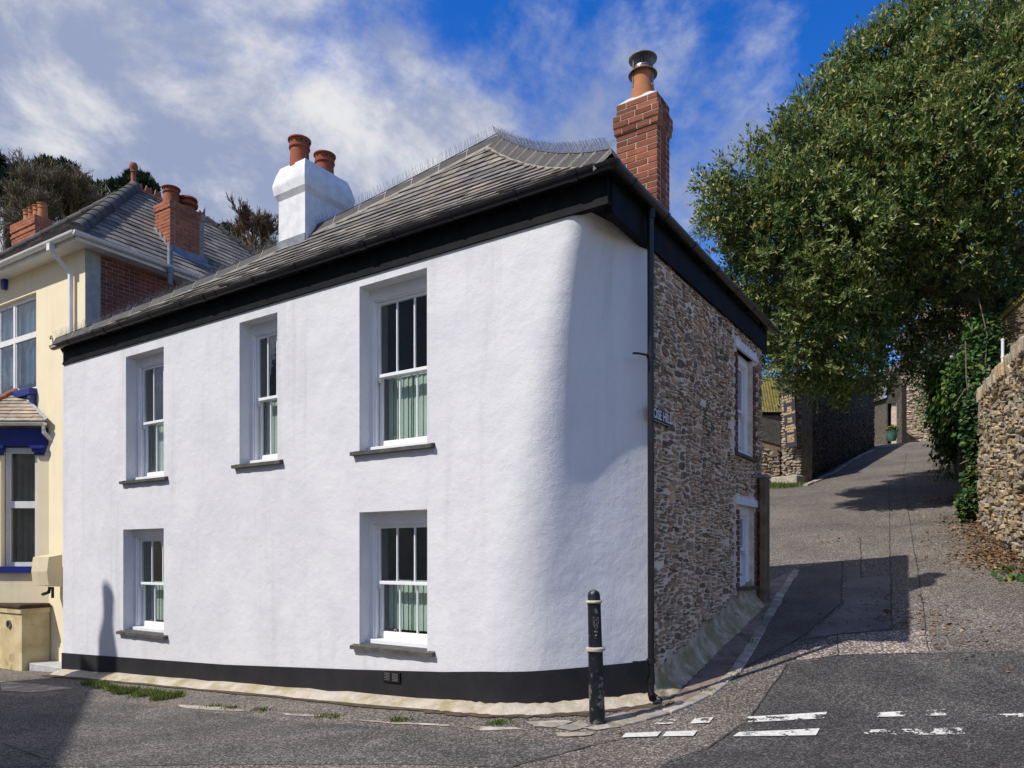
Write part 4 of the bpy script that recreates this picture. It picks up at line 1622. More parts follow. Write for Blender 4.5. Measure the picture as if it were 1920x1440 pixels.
# ================================================================== YELLOW HOUSE
yh = thing('yellow_house', YF.o, YF.rz, 'pale yellow house with blue trim, bay window and hipped slate roof', 'house')
YMi = YF.M.inverted()
CAMY = YMi @ Vector((0, 0, EYE))


def ly(p):
    return YMi @ Vector(p)


wx1, wz1 = YF.fx(68, 547)
_, wz0 = YF.fx(67, 729)
_, wzt = YF.fx(67, 622)
wx0 = wx1 - 2.05
YTOP = 7.12
yw = MB()
wall_with_holes(yw, -6.6, 0, -.8, YTOP, [(wx0, wx1, wz0, wz1)], 0, .14)
yw.add([(0, .27, -.8), (0, 7.4, -.8), (0, 7.4, YTOP), (0, .27, YTOP)], [(0, 1, 2, 3)])
yw.add([(-6.6, 0, -.8), (-6.6, 0, YTOP), (-6.6, 7.4, YTOP), (-6.6, 7.4, -.8)], [(0, 1, 2, 3)])
yw.build('wall', 'yellow_render', yh)
MB().box(-.02, .004, .003, .27, -.8, YTOP).build('cement_strip', 'cement_strip', yh)
bw = MB().box(-.05, .003, .272, 7.4, 4.0, YTOP - .002).build('brick_wall', 'mortar_grey', yh)
q = random.Random(31)
z, row, cnt = 5.05, 0, 0
while z < YTOP - .08:
    y = .275 + (.11 if row % 2 else 0)
    if row % 2:
        brick_obj(bw, 'brick_wall', -.04, .275 + .05, z + .036, .102, .095, .064, rng=q)
    while y < 3.0 and cnt < 320:
        if z > 5.3 + .0 * y:
            brick_obj(bw, 'brick_wall', -.04 + q.uniform(-.003, .004), y + .1075, z + .036, .102, .204, .064, rng=q)
            cnt += 1
        y += .2155
    z += .0755; row += 1

# upper window: two casements over two, net curtains, blue sill and brackets
uw = MB()
fw = .075
uw.box(wx0, wx1, .07, .13, wz0, wz0 + fw); uw.box(wx0, wx1, .07, .13, wz1 - fw, wz1)
mul = [wx0, YF.fx(30, 600, .1)[0], wx1]
mx_ = [wx0 + fw / 2, mul[1] - .66, mul[1], wx1 - fw / 2]
for x in mx_:
    uw.box(x - fw / 2, x + fw / 2, .068, .132, wz0 + .002, wz1 - .002)
uw.box(wx0, wx1, .066, .134, wzt - .06, wzt + .05)
for a, b in zip(mx_, mx_[1:]):
    for (c, d) in ((wz0 + fw, wzt - .06), (wzt + .05, wz1 - fw)):
        uw.box(a + fw / 2, a + fw / 2 + .03, .085, .12, c, d); uw.box(b - fw / 2 - .03, b - fw / 2, .085, .12, c, d)
uwo = uw.build('casement_window', 'white_plastic', yh)
for a, b in zip(mx_, mx_[1:]):
    for (c, d) in ((wz0 + fw, wzt - .06), (wzt + .05, wz1 - fw)):
        MB().box(a + fw / 2 + .028, b - fw / 2 - .028, .098, .103, c - .002, d + .002).build('pane', 'window_glass', uwo)


def drapery(x0, x1, y, z0, z1, mat, parent, seed, name='curtain', amp=.03):
    rng = random.Random(seed)
    n = int((x1 - x0) / .018)
    vs = []
    ph = rng.uniform(0, 6)
    for k in range(n + 1):
        x = x0 + (x1 - x0) * k / n
        yy = y + amp * math.sin(x * 62 + ph + 1.5 * math.sin(x * 17)) + amp * .5 * math.sin(x * 23 + ph)
        vs += [(x, yy, z0 + .02 * math.sin(x * 40)), (x, yy * .999 + .0, z1)]
    return MB().add(vs, [(2 * k, 2 * k + 2, 2 * k + 3, 2 * k + 1) for k in range(n)]).build(name, mat, parent, smooth=True)


drapery(wx0 + .05, mul[1] - .1, .22, wz0 + .28, wz1, 'curtain', uwo, 1)
drapery(mul[1] + .05, wx1 - .06, .22, wz0 + .24, wz1, 'curtain', uwo, 2)
MB().add([(wx0 - .1, .14, wz0 - .1), (wx1 + .1, .14, wz0 - .1), (wx1 + .1, .14, wz1 + .1), (wx0 - .1, .14, wz1 + .1), (wx0 - .1, 1.4, wz0 - .1), (wx1 + .1, 1.4, wz0 - .1), (wx1 + .1, 1.4, wz1 + .1), (wx0 - .1, 1.4, wz1 + .1)],
         [(4, 7, 6, 5), (0, 4, 5, 1), (1, 5, 6, 2), (2, 6, 7, 3), (3, 7, 4, 0)]).build('room', 'room_dark', uwo)
MB().cbox(wx0 - .1, wx1 + .03, -.13, .06, wz0 - .13, wz0 + .003, .012).build('sill', 'blue_paint', uwo)
for x in (wx1 - .12, wx0 + .05):
    c = MB()
    pr = [(0, 0), (-.10, 0), (-.11, -.06), (-.07, -.09), (-.075, -.16), (-.05, -.19), (-.05, -.25), (0, -.25)]
    c.prism([(x, a - .002, wz0 - .132 + b) for (a, b) in pr], (.14, 0, 0))
    c.build('bracket', 'blue_paint', uwo)
kx, kz = YF.fx(12, 512)
c = MB()
c.prism([(kx - .10, -.002, kz), (kx + .10, -.002, kz), (kx + .055, -.002, kz - .34), (kx - .045, -.002, kz - .34)], (0, -.075, 0))
c.cbox(kx - .13, kx + .13, -.10, -.003, kz - .045, kz + .03, .012)
c.build('keystone', 'blue_paint', yh)
# drip moulding: wall above stands a little proud
MB().box(-6.6, .02, -.025, -.002, kz - .02 + .02, YTOP - .001).build('frieze', 'yellow_render', yh)

# eaves
OV, EY = .30, 7.22
ev = MB()
ev.box(-7.0, OV - .03, -OV + .03, -.026, YTOP + .001, YTOP + .05)
ev.box(.005, OV - .03, -.024, 7.8, YTOP + .001, YTOP + .05)
ev.box(-7.0, OV - .028, -OV + .01, -OV + .032, YTOP - .02, YTOP + .13)
ev.box(OV - .027, OV - .008, -OV + .012, 7.8, YTOP - .02, YTOP + .129)
ev.build('eaves_board', 'white_plastic', yh)
hy = half_round(.062)
gt = MB().prism([(-7.0, -OV - .05 + a, EY + b) for (a, b) in hy], (7.0 + OV + .05, 0, 0)).build('gutter', 'white_plastic', yh, smooth=True)
gt = MB().prism([(OV + .052 + a, -OV - .09, EY - .003 + b) for (a, b) in hy], (0, 8.2, 0)).build('gutter', 'white_plastic', yh, smooth=True)
dx, _ = YF.fx(128, 600, -.05)
MB().box(dx - .05, dx + .05, -OV - .10, -OV + .0, EY - .17, EY - .05).tube([(dx, -OV - .05, EY - .14), (dx + .02, -OV + .02, EY - .24), (dx + .12, -.07, EY - .50)], .038, 4).build('downpipe', 'white_plastic', yh)
ddx = dx + .12
MB().cbox(ddx - .035, ddx + .035, -.105, -.035, 2.0, EY - .47, .006).build('downpipe', 'white_plastic', yh)

# roof
cc = 3.2
for _ in range(40):
    p = YF.wor(OV - cc, -OV + cc)
    uu = 960 + F * p.x / p.y
    cc += (uu - 252) * -.004 if False else (252 - uu) * .006
AZ = EYE + (V0 - 352) / F * YF.wor(OV - cc, -OV + cc).y
RL = 1.8
E0 = EY + .03
C1, C2, C3, C4 = Vector((OV, -OV, E0)), Vector((OV - 2 * cc, -OV, E0)), Vector((OV, -OV + 2 * cc + RL, E0)), Vector((OV - 2 * cc, -OV + 2 * cc + RL, E0))
A1, A2 = Vector((OV - cc, -OV + cc, AZ)), Vector((OV - cc, -OV + cc + RL, AZ))
dn = Vector((0, 0, -.03))
yr = MB().add([p + dn for p in (C1, C2, C3, C4, A1, A2)], [(1, 0, 4), (0, 2, 5, 4), (2, 3, 5), (3, 1, 4, 5)]).build('roof', 'slate_old', yh)
ym = A1 - Vector((A1.x, -OV, E0))
slates(yr, 'slate_old', C2, (1, 0, 0), ym, [(.02, 0), (2 * cc - .02, 0), (cc, ym.length)], .21, .28, .011, 21, 110, camp=CAMY, jit=.9)
ym2 = A1 - Vector((OV, A1.y, E0))
slates(yr, 'slate_old', C1, (0, 1, 0), ym2, [(.02, 0), (2 * cc + RL - .02, 0), (cc + RL, ym2.length), (cc, ym2.length)], .21, .28, .011, 22, 190, camp=CAMY, jit=.9)


def round_tiles(A, B, n, r, mat, parent, name='hip_tile', lift=.0):
    for k in range(n):
        p0, p1 = A.lerp(B, k / n), A.lerp(B, min(1, (k + 1.06) / n))
        p0 = p0 + Vector((0, 0, lift + .012)); p1 = p1 + Vector((0, 0, lift))
        MB().tube([p0, p0.lerp(p1, .06), p0.lerp(p1, .061), p1], [r * 1.07, r * 1.07, r, r], 12).build(name, mat, parent, smooth=True)


round_tiles(C1, A1, 11, .125, 'ridge_mossy', yr)
round_tiles(C2, A1, 14, .10, 'ridge_mossy', yr)
round_tiles(C3, A2, 14, .10, 'ridge_mossy', yr)
for k in range(8):
    a = A1.y + RL * k / 8
    cr = MB()
    cr.prism([(A1.x - .13, a, AZ - .08), (A1.x, a, AZ + .05), (A1.x + .13, a, AZ - .08)], (0, RL / 8 - .012, 0))
    cr.prism([(A1.x - .02, a + .02, AZ + .03), (A1.x - .02, a + RL / 8 - .03, AZ + .03), (A1.x - .02, a + RL / 8 - .06, AZ + .17), (A1.x - .02, a + RL / 16, AZ + .12), (A1.x - .02, a + .05, AZ + .17)], (.04, 0, 0))
    cr.build('ridge_tile', 'terracotta_old', yr)
MB().lathe([(.09, -.05), (.09, .06), (.055, .10), (.05, .30), (.075, .32), (.06, .35), (.085, .40), (.095, .45), (.07, .51), (.001, .54)], 16, A1 + Vector((0, -.02, .02))).build('finial', 'terracotta_old', yr, smooth=True)

# brick stack on the side slope
ybx = -.22
yby, _ = YF.gy(319, 400, ybx)
yc = MB().box(ybx - .5, ybx - .03, yby + .03, yby + .75, 7.1, 7.4).build('chimney', 'mortar_grey', yh)
ytop = EYE + (V0 - 374) / F * YF.wor(ybx, yby).y
brick_stack(yc, 'brick_orange', 'mortar_grey', ybx - .53, ybx, yby, yby + .79, ytop - 1.575, ytop, 15, over=((0, 1, .022),), faces='FRL')
MB().add([(ybx - .53, yby, ytop + .002), (ybx, yby, ytop + .002), (ybx, yby + .79, ytop + .002), (ybx - .53, yby + .79, ytop + .002), (ybx - .4, yby + .1, ytop + .06), (ybx - .13, yby + .1, ytop + .06), (ybx - .13, yby + .68, ytop + .06), (ybx - .4, yby + .68, ytop + .06)],
         [(0, 1, 5, 4), (1, 2, 6, 5), (2, 3, 7, 6), (3, 0, 4, 7), (4, 5, 6, 7)]).build('flaunching', 'bunker_top', yc)
pot(yc, 'chimney_pot', 'terracotta', (ybx - .27, yby + .2, ytop + .02), .36, .165, .15)
MB().lathe([(.15, 0), (.14, .12), (.20, .14), (.21, .19), (.14, .21), (.14, .25), (.20, .26), (.19, .30), (.08, .34), (.001, .35)], 20, (ybx - .27, yby + .58, ytop + .02)).build('chimney_pot', 'terracotta', yc, smooth=True)
rz_ = lambda x: E0 + (AZ - E0) * (OV - x) / cc
yl = MB()
yl.box(ybx + .002, ybx + .012, yby - .02, yby + .85, rz_(ybx) - .1, rz_(ybx) + .14)
for k in range(4):
    xa = ybx - .14 * k
    yl.prism([(xa + .01, yby - .008, rz_(xa) - .05), (xa + .01, yby - .008, rz_(xa) + .15), (xa - .14, yby - .008, rz_(xa - .14) + .06), (xa - .14, yby - .008, rz_(xa - .14) - .06)], (0, -.005, 0))
yl.add([(ybx + .013, yby - .06, rz_(ybx) + .03), (ybx + .013, yby + .85, rz_(ybx) + .03), (ybx + .14, yby + .85, rz_(ybx + .14) + .04), (ybx + .14, yby - .06, rz_(ybx + .14) + .04)], [(0, 1, 2, 3)])
yl.build('lead_flashing', 'lead', yc)
vy, vz = YF.gy(319, 462, OV + .06)
MB().tube([(OV + .06, vy, vz), (OV + .06, vy, vz - .75)], .052, 12).tube([(OV + .06, vy, vz - .42), (OV + .06, vy, vz - .52)], .062, 12).build('vent_pipe', 'lead', yh, smooth=True)

# neighbour's stack behind the front slope
q0 = ly(at(66, 400, 18.6))
fc = MB().box(q0.x - 1.9, q0.x - .03, q0.y + .03, q0.y + .45, 8.2, 9.0).build('chimney', 'mortar_grey', yh)
ft_ = EYE + (V0 - 402) / F * 18.6
brick_stack(fc, 'brick_orange', 'mortar_grey', q0.x - 1.25, q0.x, q0.y, q0.y + .5, ft_ - 1.2, ft_, 17, over=((0, 2, .03), (4, 4, .02)), faces='FR')
for k in range(4):
    pot(fc, 'chimney_pot', 'terracotta_pale' if k != 2 else 'terracotta_old', (q0.x - .13 - .25 * k, q0.y + .24, ft_), .40, .125, .11, holes=False)

# bay window (its near cheek faces the viewer)
Yb = 13.66
bx_ = lambda u: (u - 960) / F * Yb
bz_ = lambda v: EYE + (V0 - v) / F * Yb


def wbox(mb, u0, u1, v0, v1, d0, d1, xr=None, xl=None):
    """box on the cheek of the bay, given by photo edges and depths in front of (negative) or behind it"""
    X0 = bx_(u0) if xl is None else xl
    X1 = bx_(u1) if xr is None else xr
    vs = [ly((x, Yb + d, z)) for z in (bz_(v1), bz_(v0)) for (x, d) in ((X0, d0), (X1, d0), (X1, d1), (X0, d1))]
    return mb.add(vs, [(0, 3, 2, 1), (4, 5, 6, 7), (0, 1, 5, 4), (1, 2, 6, 5), (2, 3, 7, 6), (3, 0, 4, 7)])


XLb = -10.3
bay = MB()
wbox(bay, 70, 92, 835, 1290, 0, .5)
wbox(bay, -40, 2, 835, 1290, 0, .5)
wbox(bay, 2, 70, 1074, 1290, .001, .5)
bayo = bay.build('bay', 'yellow_render', yh)
P0 = ly((bx_(-40), Yb, 0))
MB().box(P0.x - 1.9, P0.x - .002, P0.y, -.002, -.8, bz_(836)).build('bay_front', 'yellow_render', bayo)
wbox(MB(), -40, 90, 803, 836, -.03, .5).box(P0.x - 1.95, P0.x + .0, P0.y - .03, -.003, bz_(836) + .002, bz_(803) - .002).build('bay_frieze', 'blue_paint', bayo)
for (a, b) in ((62, 88), (-14, 12)):
    c = MB()
    wbox(c, a, b, 836, 842, -.10, .0); wbox(c, a + 2, b - 2, 842, 848, -.075, .0); wbox(c, a + 5, b - 4, 848, 854, -.05, .0)
    c.build('capital', 'blue_paint', bayo)
wbox(MB(), 0, 70, 1062, 1074, -.07, .1, xl=XLb).build('bay_sill', 'blue_paint', bayo)
bwn = MB()
for (a, b, c, d) in ((4, 12, 846, 1062), (59, 67, 846, 1062), (4, 67, 838, 849), (4, 67, 939, 952), (4, 67, 1054, 1062)):
    wbox(bwn, a, b, c, d, .10 + (.003 if b - a > 20 else 0), .17 - (.003 if b - a > 20 else 0))
bwo = bwn.build('bay_window', 'white_plastic', yh)
for (c, d) in ((849, 939), (952, 1054)):
    wbox(MB(), 11, 60, c, d, .13, .135).build('pane', 'window_glass', bwo)
cu = drapery(bx_(12), bx_(60), 0, bz_(1058), bz_(845), 'curtain_grey', bwo, 5, amp=.02)
cu.data.transform(YMi @ Matrix.Translation((0, Yb + .27, 0)))
wbox(MB(), -10, 69, 830, 1075, .42, .45).build('room', 'room_dark', bwo)

ge = MB()
gz = bz_(797)
ge.prism([ly((XLb, Yb - .16 + a, gz + .02 + b)) for (a, b) in half_round(.058)], ly((bx_(95), 0, 0)) - ly((XLb, 0, 0)))
ge.build('bay_gutter', 'white_plastic', bayo, smooth=True)
pp = [ly((bx_(90), Yb - .14, gz - .03)), ly((bx_(90), Yb - .12, gz - .16)), ly((bx_(97), Yb - .06, gz - .26)), ly((bx_(130), Yb + .02, gz - .53))]
MB().tube(pp, .04, 4).build('bay_downpipe', 'white_plastic', bayo)
# bay roof
eA = Vector((bx_(99), Yb - .17, bz_(793)))
yA = YF.wor(*YF.fx(33, 733)[:1], 0)
apx = Vector((yA.x, yA.y, YF.fx(33, 733)[1]))
eB = Vector((bx_(-62), Yb - .17, bz_(793)))
exb = (eA - eB).normalized()
foot = eB + exb * (apx - eB).dot(exb)
eyb = (apx - foot)
br_ = MB().add([ly(eB), ly(eA), ly(apx)], [(0, 1, 2)]).add([ly(eB), ly(apx), ly(apx) - Vector((2.0, 0, 0)), ly(eB) - Vector((2.0, 0, 0))], [(0, 1, 2, 3)]).build('bay_roof', 'slate_bay', yh)
rel = YMi.to_3x3()
slates(br_, 'slate_bay', ly(eB), rel @ exb, rel @ eyb.normalized(), [(0, 0), ((eA - eB).length, 0), ((foot - eB).length, eyb.length)], .118, .245, .012, 33, 80, jit=.5)
round_tiles(ly(eB), ly(apx), 5, .07, 'terracotta_old', br_)
l0, l1 = ly(eA) , ly(apx)
MB().tube([l0 + Vector((0, 0, .03)), l1 + Vector((0, 0, .03))], .035, 4).build('lead_flashing', 'lead', br_)

# things at the foot of the yellow house
q1 = YF.loc(at(41, 1137, 13.2))
gw = thing('bunker', YF.wor(q1.x, q1.y, -.6), YF.rz, 'cream rendered low bunker with mossy dark top beside yellow house', 'bunker')
ztop = .66 + .6
dep = -q1.y - .02
MB().box(-2.6, 0, 0, dep, -.2, ztop - .05).box(-2.6, .02, -.03, -.001, ztop - .14, ztop - .051).box(.001, .03, -.03, dep, ztop - .14, ztop - .0512).build('body', 'cream_dirty', gw)
MB().cbox(-2.6, .06, -.06, dep, ztop - .05, ztop + .03, .02).build('top_slab', 'bunker_top', gw)
hx, hz = YF.fx(17, 1170, q1.y - .01)
MB().lathe([(.055, 0), (.075, 0), (.075, .03), (.055, .03), (.055, -.02), (.001, -.02)], 18).build('vent_ring', 'steel', gw).matrix_local = Matrix.Translation((hx - q1.x, -.001, hz + .6)) @ Matrix.Rotation(R(90), 4, 'X')
st = thing('door_step', YF.wor(q1.x + .05, q1.y + .1, -.75), YF.rz, 'pale grey stone step between cream bunker and white house', 'step')
MB().cbox(0, 1.5, 0, .55, 0, .36, .01).build('tread', 'step_stone', st)
MB().cbox(0, 1.5, .56, 1.2, 0, .358, .01).build('tread', 'step_stone', st)
q2 = YF.loc(at(88, 1040, 13.1))
ub = thing('meter_box', (at(88, 1100, 13.15).x, 13.15, at(88, 1100, 13.15).z), YF.rz, 'cream plastic meter cabinet on yellow wall above the bunker', 'cabinet')
bxm = MB()
bxm.prism([(-.22, .1, 0), (-.22, -.13, .03), (-.22, -.16, .28), (-.22, -.13, .54), (-.22, .1, .585)], (.25, 0, 0))
bxm.prism([(.032, .1, 0), (.032, -.13, .03), (.032, -.16, .28), (.032, -.13, .54), (.032, .1, .585)], (.24, .03, 0))
bxm.build('cabinet_body', 'cream_plastic', ub)
MB().tube([(.1, .0, 0), (.1, -.02, -.10), (-.1, -.02, -.14)], .03, 8).tube([(.2, 0, 0), (.2, 0, -.2)], .025, 8).build('pipework', 'black_plastic', ub)

# ================================================================== STREET THINGS
bp = gpt(1120, 1355)
bo = thing('bollard', bp, R(10), 'black cast iron bollard with worn cream rings on the street corner', 'bollard')
bo.rotation_euler = (0, R(-1.6), R(10))
sc = bp.y / F
Hh = 250 * sc
MB().lathe([(.076, -.1), (.0755, .0), (.074, Hh * .1), (.070, Hh * .52), (.071, Hh * .53), (.066, Hh * .545), (.062, Hh * .87), (.066, Hh * .9), (.055, Hh * .905)], 28).build('post', 'bollard_paint', bo, smooth=True)
for (z0, z1, r) in ((Hh * .535, Hh * .572, .092), (Hh * .895, Hh * .922, .081)):
    MB().lathe([(.05, z0), (r - .01, z0 + .004), (r, z0 + .012), (r, z1 - .014), (r - .012, z1 - .003), (.05, z1)], 28).build('ring', 'ring_paint', bo, smooth=True)
MB().lathe([(.064, Hh * .918), (.060, Hh * .925), (.059, Hh * .955), (.050, Hh * .98), (.03, Hh * .995), (.001, Hh)], 28).build('cap', 'bollard_paint', bo, smooth=True)
em = MB()


def on_post(a, z, r=.0655):
    return Vector((r * math.sin(a), -r * math.cos(a), z))


ez = Hh * .76
for path in ([(-.42, .045), (.42, .045)], [(-.38, .04), (-.36, -.01), (-.2, -.05), (0, -.07), (.2, -.05), (.36, -.01), (.38, .04)], [(-.2, .02), (-.15, -.03), (0, -.045)], [(.05, .03), (.2, .0), (.1, -.03)], [(-.22, .03), (0, .015), (.22, .03)]):
    em.tube([on_post(a - .1, ez + z) for (a, z) in path], .0035, 4)
for (a, z) in ((-.15, -.095), (.05, -.10), (-.05, -.13)):
    em.tube([on_post(a - .2, ez + z), on_post(a + .05, ez + z + .008)], .008, 5)
em.build('emblem', 'emblem_paint', bo)

# street name plate on the rubble wall
sy0, sy1, sz0, sz1 = .935, 1.482, 3.02, 3.165
ss = thing('street_sign', HF.wor(.045, sy0, sz0), HROT + R(90), 'black street name plate reading ROSE HILL on the rubble wall', 'sign')
wS, hS = sy1 - sy0, sz1 - sz0
MB().cbox(0, wS, -.008, .02, 0, hS, .002).build('plate', 'sign_black', ss)
bd4 = MB()
MB().box(.004, wS - .004, -.0095, -.0085, .003, .0065).build('border', 'letter_white', ss)
tm = text_mesh('ROSE HILL', hS * .98, 'letter_white', sx=.92)
to = link('lettering', tm, ss)
to.location = (wS / 2 + .01, -.0105, hS / 2 + .002)

# timber post at the back corner of the white house
pb = HF.wor(.11, 5.17, 0)
tp = thing('timber_post', (pb.x, pb.y, float(G(pb.x, pb.y))), HROT + R(90), 'weathered square timber post against the end of the stone wall', 'post')
ph = 2.83 - float(G(pb.x, pb.y))
MB().cbox(0, .24, -.05, .05, -.2, ph - .05, .012).build('post', 'timber', tp)
MB().cbox(-.012, .252, -.062, .062, ph - .05, ph, .008).build('cap', 'lead', tp)

# kerb and paving
kerb = link('kerb', MB().box(1.6, 1.61, 7.0, 7.01, -.05, 0).mesh('kerb_stone'), None, 'structure')
kp = [gpt(u, v) for (u, v) in ((1160, 1359), (1240, 1339), (1315, 1309), (1376, 1264), (1402, 1224), (1430, 1176), (1461, 1120), (1496, 1066))]
kr = random.Random(14)


def kerb_run(parent, kp, w0, w1, lmin, lmax, name='kerb_stone', mat='kerb_stone', lift=.022):
    seg, pos = 0, 0.0
    pts = []
    for a, b in zip(kp, kp[1:]):
        n = max(2, int((b - a).length / .03))
        pts += [a.lerp(b, k / n) for k in range(n)]
    d = 0
    while d < len(pts) - 6:
        n = int(kr.uniform(lmin, lmax) / .03)
        e = min(len(pts) - 1, d + n)
        t = (pts[e] - pts[d]); t.z = 0; t.normalize()
        nr = Vector((-t.y, t.x, 0))
        w = kr.uniform(w0, w1)
        P = [pts[d] + t * .008 - nr * w / 2, pts[e] - t * .008 - nr * w / 2 * kr.uniform(.9, 1.1), pts[e] - t * .008 + nr * w / 2 * kr.uniform(.9, 1.1), pts[d] + t * .008 + nr * w / 2]
        lf_ = lift * kr.uniform(.6, 1.3)
        vs = [Vector((p.x, p.y, float(G(p.x, p.y)) - .05)) for p in P] + [Vector((p.x, p.y, float(G(p.x, p.y)) + lf_ - .008)) for p in P]
        c = sum(P, Vector()) / 4
        vs += [Vector((q.x, q.y, float(G(q.x, q.y)) + lf_)) for q in [c + (p - c) * .9 for p in P]]
        fs = [(0, 1, 5, 4), (1, 2, 6, 5), (2, 3, 7, 6), (3, 0, 4, 7), (4, 5, 9, 8), (5, 6, 10, 9), (6, 7, 11, 10), (7, 4, 8, 11), (8, 9, 10, 11)]
        MB().add(vs, fs).build(name, mat, parent)
        d = e


kerb_run(kerb, kp, .10, .15, .25, .6)
pv = link('pavement', MB().box(.2, .21, 6.9, 6.91, -.1, -.06).mesh('paving_stone'), None, 'structure')
drape('gutter_strip', pix([(1110, 1352), (1215, 1318), (1262, 1312), (1330, 1240), (1400, 1140), (1432, 1096), (1494, 1066), (1460, 1122), (1402, 1226), (1376, 1266), (1315, 1311), (1240, 1341), (1160, 1361)]), .0045, 'paving_stone', pv)
for poly in ([(1042, 1366), (1085, 1352), (1105, 1362), (1070, 1372)], [(1090, 1366), (1140, 1359), (1170, 1363), (1120, 1371)], [(1118, 1350), (1172, 1337), (1190, 1345), (1150, 1357)],
             [(985, 1355), (1040, 1352), (1075, 1354), (1040, 1365), (1000, 1364)], [(1040, 1376), (1115, 1374), (1108, 1380), (1048, 1383)], [(1176, 1350), (1232, 1330), (1250, 1333), (1200, 1352)]):
    drape('paving_slab', wobble(pix(poly), kr, 4, .02), .008 + kr.uniform(0, .003), 'kerb_stone', pv)
for poly in ([(330, 1322), (420, 1327), (468, 1333), (440, 1335), (350, 1329)], [(520, 1337), (640, 1344), (650, 1347), (540, 1342)], [(660, 1350), (820, 1358), (850, 1363), (740, 1359)],
             [(860, 1362), (960, 1364), (985, 1369), (900, 1371)], [(0, 1278), (70, 1283), (140, 1291), (60, 1299), (0, 1296)]):
    drape('stone_strip', wobble(pix(poly), kr, 5, .02), .005 + kr.uniform(0, .002), 'kerb_stone', pv)

# house across the street, behind the viewer's left: its stack throws the shadow on the white wall
ptop_ = HF.fx(203, 1113)
sp = HF.wor(ptop_[0], 0, ptop_[1])
KD = 9.0
head = sp + Vector((SH.x, SH.y, math.tan(SUN_E))) * KD
oh = thing('terraced_house', (head.x, head.y, -.6), math.atan2(-.87, .49), 'grey rendered house across the street with a brick stack, outside the picture', 'house')
zr = head.z + .6 - 1.55
ob = MB()
ob.prism([(-.6, -3.2, 0), (-.6, 3.2, 0), (-.6, 3.2, 5.4), (-.6, 0, zr), (-.6, -3.2, 5.4)], (13, 0, 0))
ob.build('wall', 'cement_strip', oh)
ob = MB()
for s in (-1, 1):
    ob.add([(-.75, s * 3.5, 5.2), (12.5, s * 3.5, 5.2), (12.5, 0, zr + .06), (-.75, 0, zr + .06)], [(0, 1, 2, 3)])
ob.build('roof', 'slate_old', oh)
ob = MB()
ob.box(-.27, .27, -.24, .24, zr - .6, zr + .40)
ob.prism([(-.27, -.24, zr + .40), (.27, -.24, zr + .40), (.13, -.24, zr + .86), (-.13, -.24, zr + .86)], (0, .48, 0))
oc = ob.build('chimney', 'brick_red', oh)
pot(oc, 'chimney_pot', 'terracotta', (0, 0, zr + .84), .71, .155, .14, holes=False)
for k in range(4):
    o = MB().box(1.2 + k * 3, 2.3 + k * 3, -3.23, -3.19, 1.0 + 0, 2.6).box(1.2 + k * 3, 2.3 + k * 3, -3.23, -3.19, 3.5, 4.9).build('window', 'room_dark', oh)


# ================================================================== UP THE LANE
def wall_thing(name, p0, p1, zb, zt0, zt1, thick, mat, label, cat='wall', ends=True, n=10):
    """straight wall from p0 to p1 (viewer's face), foot on the ground, top from zt0 to zt1"""
    a, b = Vector((*p0, 0)), Vector((*p1, 0))
    L_ = (b - a).length
    t = thing(name, (a.x, a.y, 0), math.atan2(b.y - a.y, b.x - a.x), label, cat)
    mb = MB()
    vs = []
    for k in range(n + 1):
        f = k / n
        p = a.lerp(b, f)
        z0 = float(G(p.x, p.y)) - .4
        z1 = zt0 + (zt1 - zt0) * f
        vs += [(L_ * f, 0, z0), (L_ * f, 0, z1), (L_ * f, thick, z1), (L_ * f, thick, z0)]
    fs = [(4 * k + j, 4 * k + 4 + j, 4 * k + 4 + (j + 1) % 4, 4 * k + (j + 1) % 4) for k in range(n) for j in range(3)]
    fs += [(0, 1, 2, 3), (4 * n + 3, 4 * n + 2, 4 * n + 1, 4 * n)]
    mb.add(vs, fs)
    mb.build('core', mat, t)
    t_ = Matrix.Translation((a.x, a.y, 0)) @ Matrix.Rotation(math.atan2(b.y - a.y, b.x - a.x), 4, 'Z')
    return t, L_, t_.inverted() @ Vector((0, 0, EYE)), a, b


# near retaining wall on the right; run from its far end towards the viewer so that its face looks at the lane
RW0, RW1 = (10.12, 15.6), (7.35, 9.4)
rw, LW, cl, a_, b_ = wall_thing('retaining_wall', RW0, RW1, 0, 4.92, 5.02, .5, 'wall_mortar', 'high sunlit rubble retaining wall with upright coping at the right edge of the lane')


def rw_ground(x):
    p = a_.lerp(b_, x / LW)
    return float(G(p.x, p.y))


rubble(rw, 'wall_stone', 0.0, LW, 1.2, 4.95, .10, .30, .16, .55, .06, 51, lambda x, z, w_, h_: z > rw_ground(x) - .02 and z + h_ * .3 < 4.93, cam_loc=cl, top=280, gap=.012, rot=8, fill=1.3)
cr_ = random.Random(77)
x = 0.0
while x < LW - .1:
    w_ = cr_.uniform(.06, .13)
    h_ = cr_.uniform(.20, .34)
    zt_ = 4.92 + .10 * x / LW
    o = link('coping_stone', None or MB().cbox(-.5, .5, -.5, .5, -.5, .5, .1).mesh('wall_stone') if x == 0 else cop.data, rw)
    if x == 0:
        cop = o
    o.location = (x + w_ / 2, .22 + cr_.uniform(-.03, .03), zt_ + h_ / 2 - .05)
    o.scale = (w_ * .94, .56, h_)
    o.rotation_euler = (R(cr_.uniform(-5, 5)), R(cr_.uniform(-12, 4)), 0)
    x += w_

# the bank the walls hold up
bk = MB()
bp_ = [(7.35, 9.4), (10.12, 15.6), (22.6, 37.4), (30, 50), (60, 50), (60, -6), (24, 3.4)]
bz2 = [4.7, 4.6, 10.6, 14, 16, 8, 4.8]
bk.add([(x + .25, y, z) for (x, y), z in zip(bp_, bz2)], [(0, 6, 5, 4, 3, 2, 1)])
bk.build('bank', 'soil', None, kind='structure')

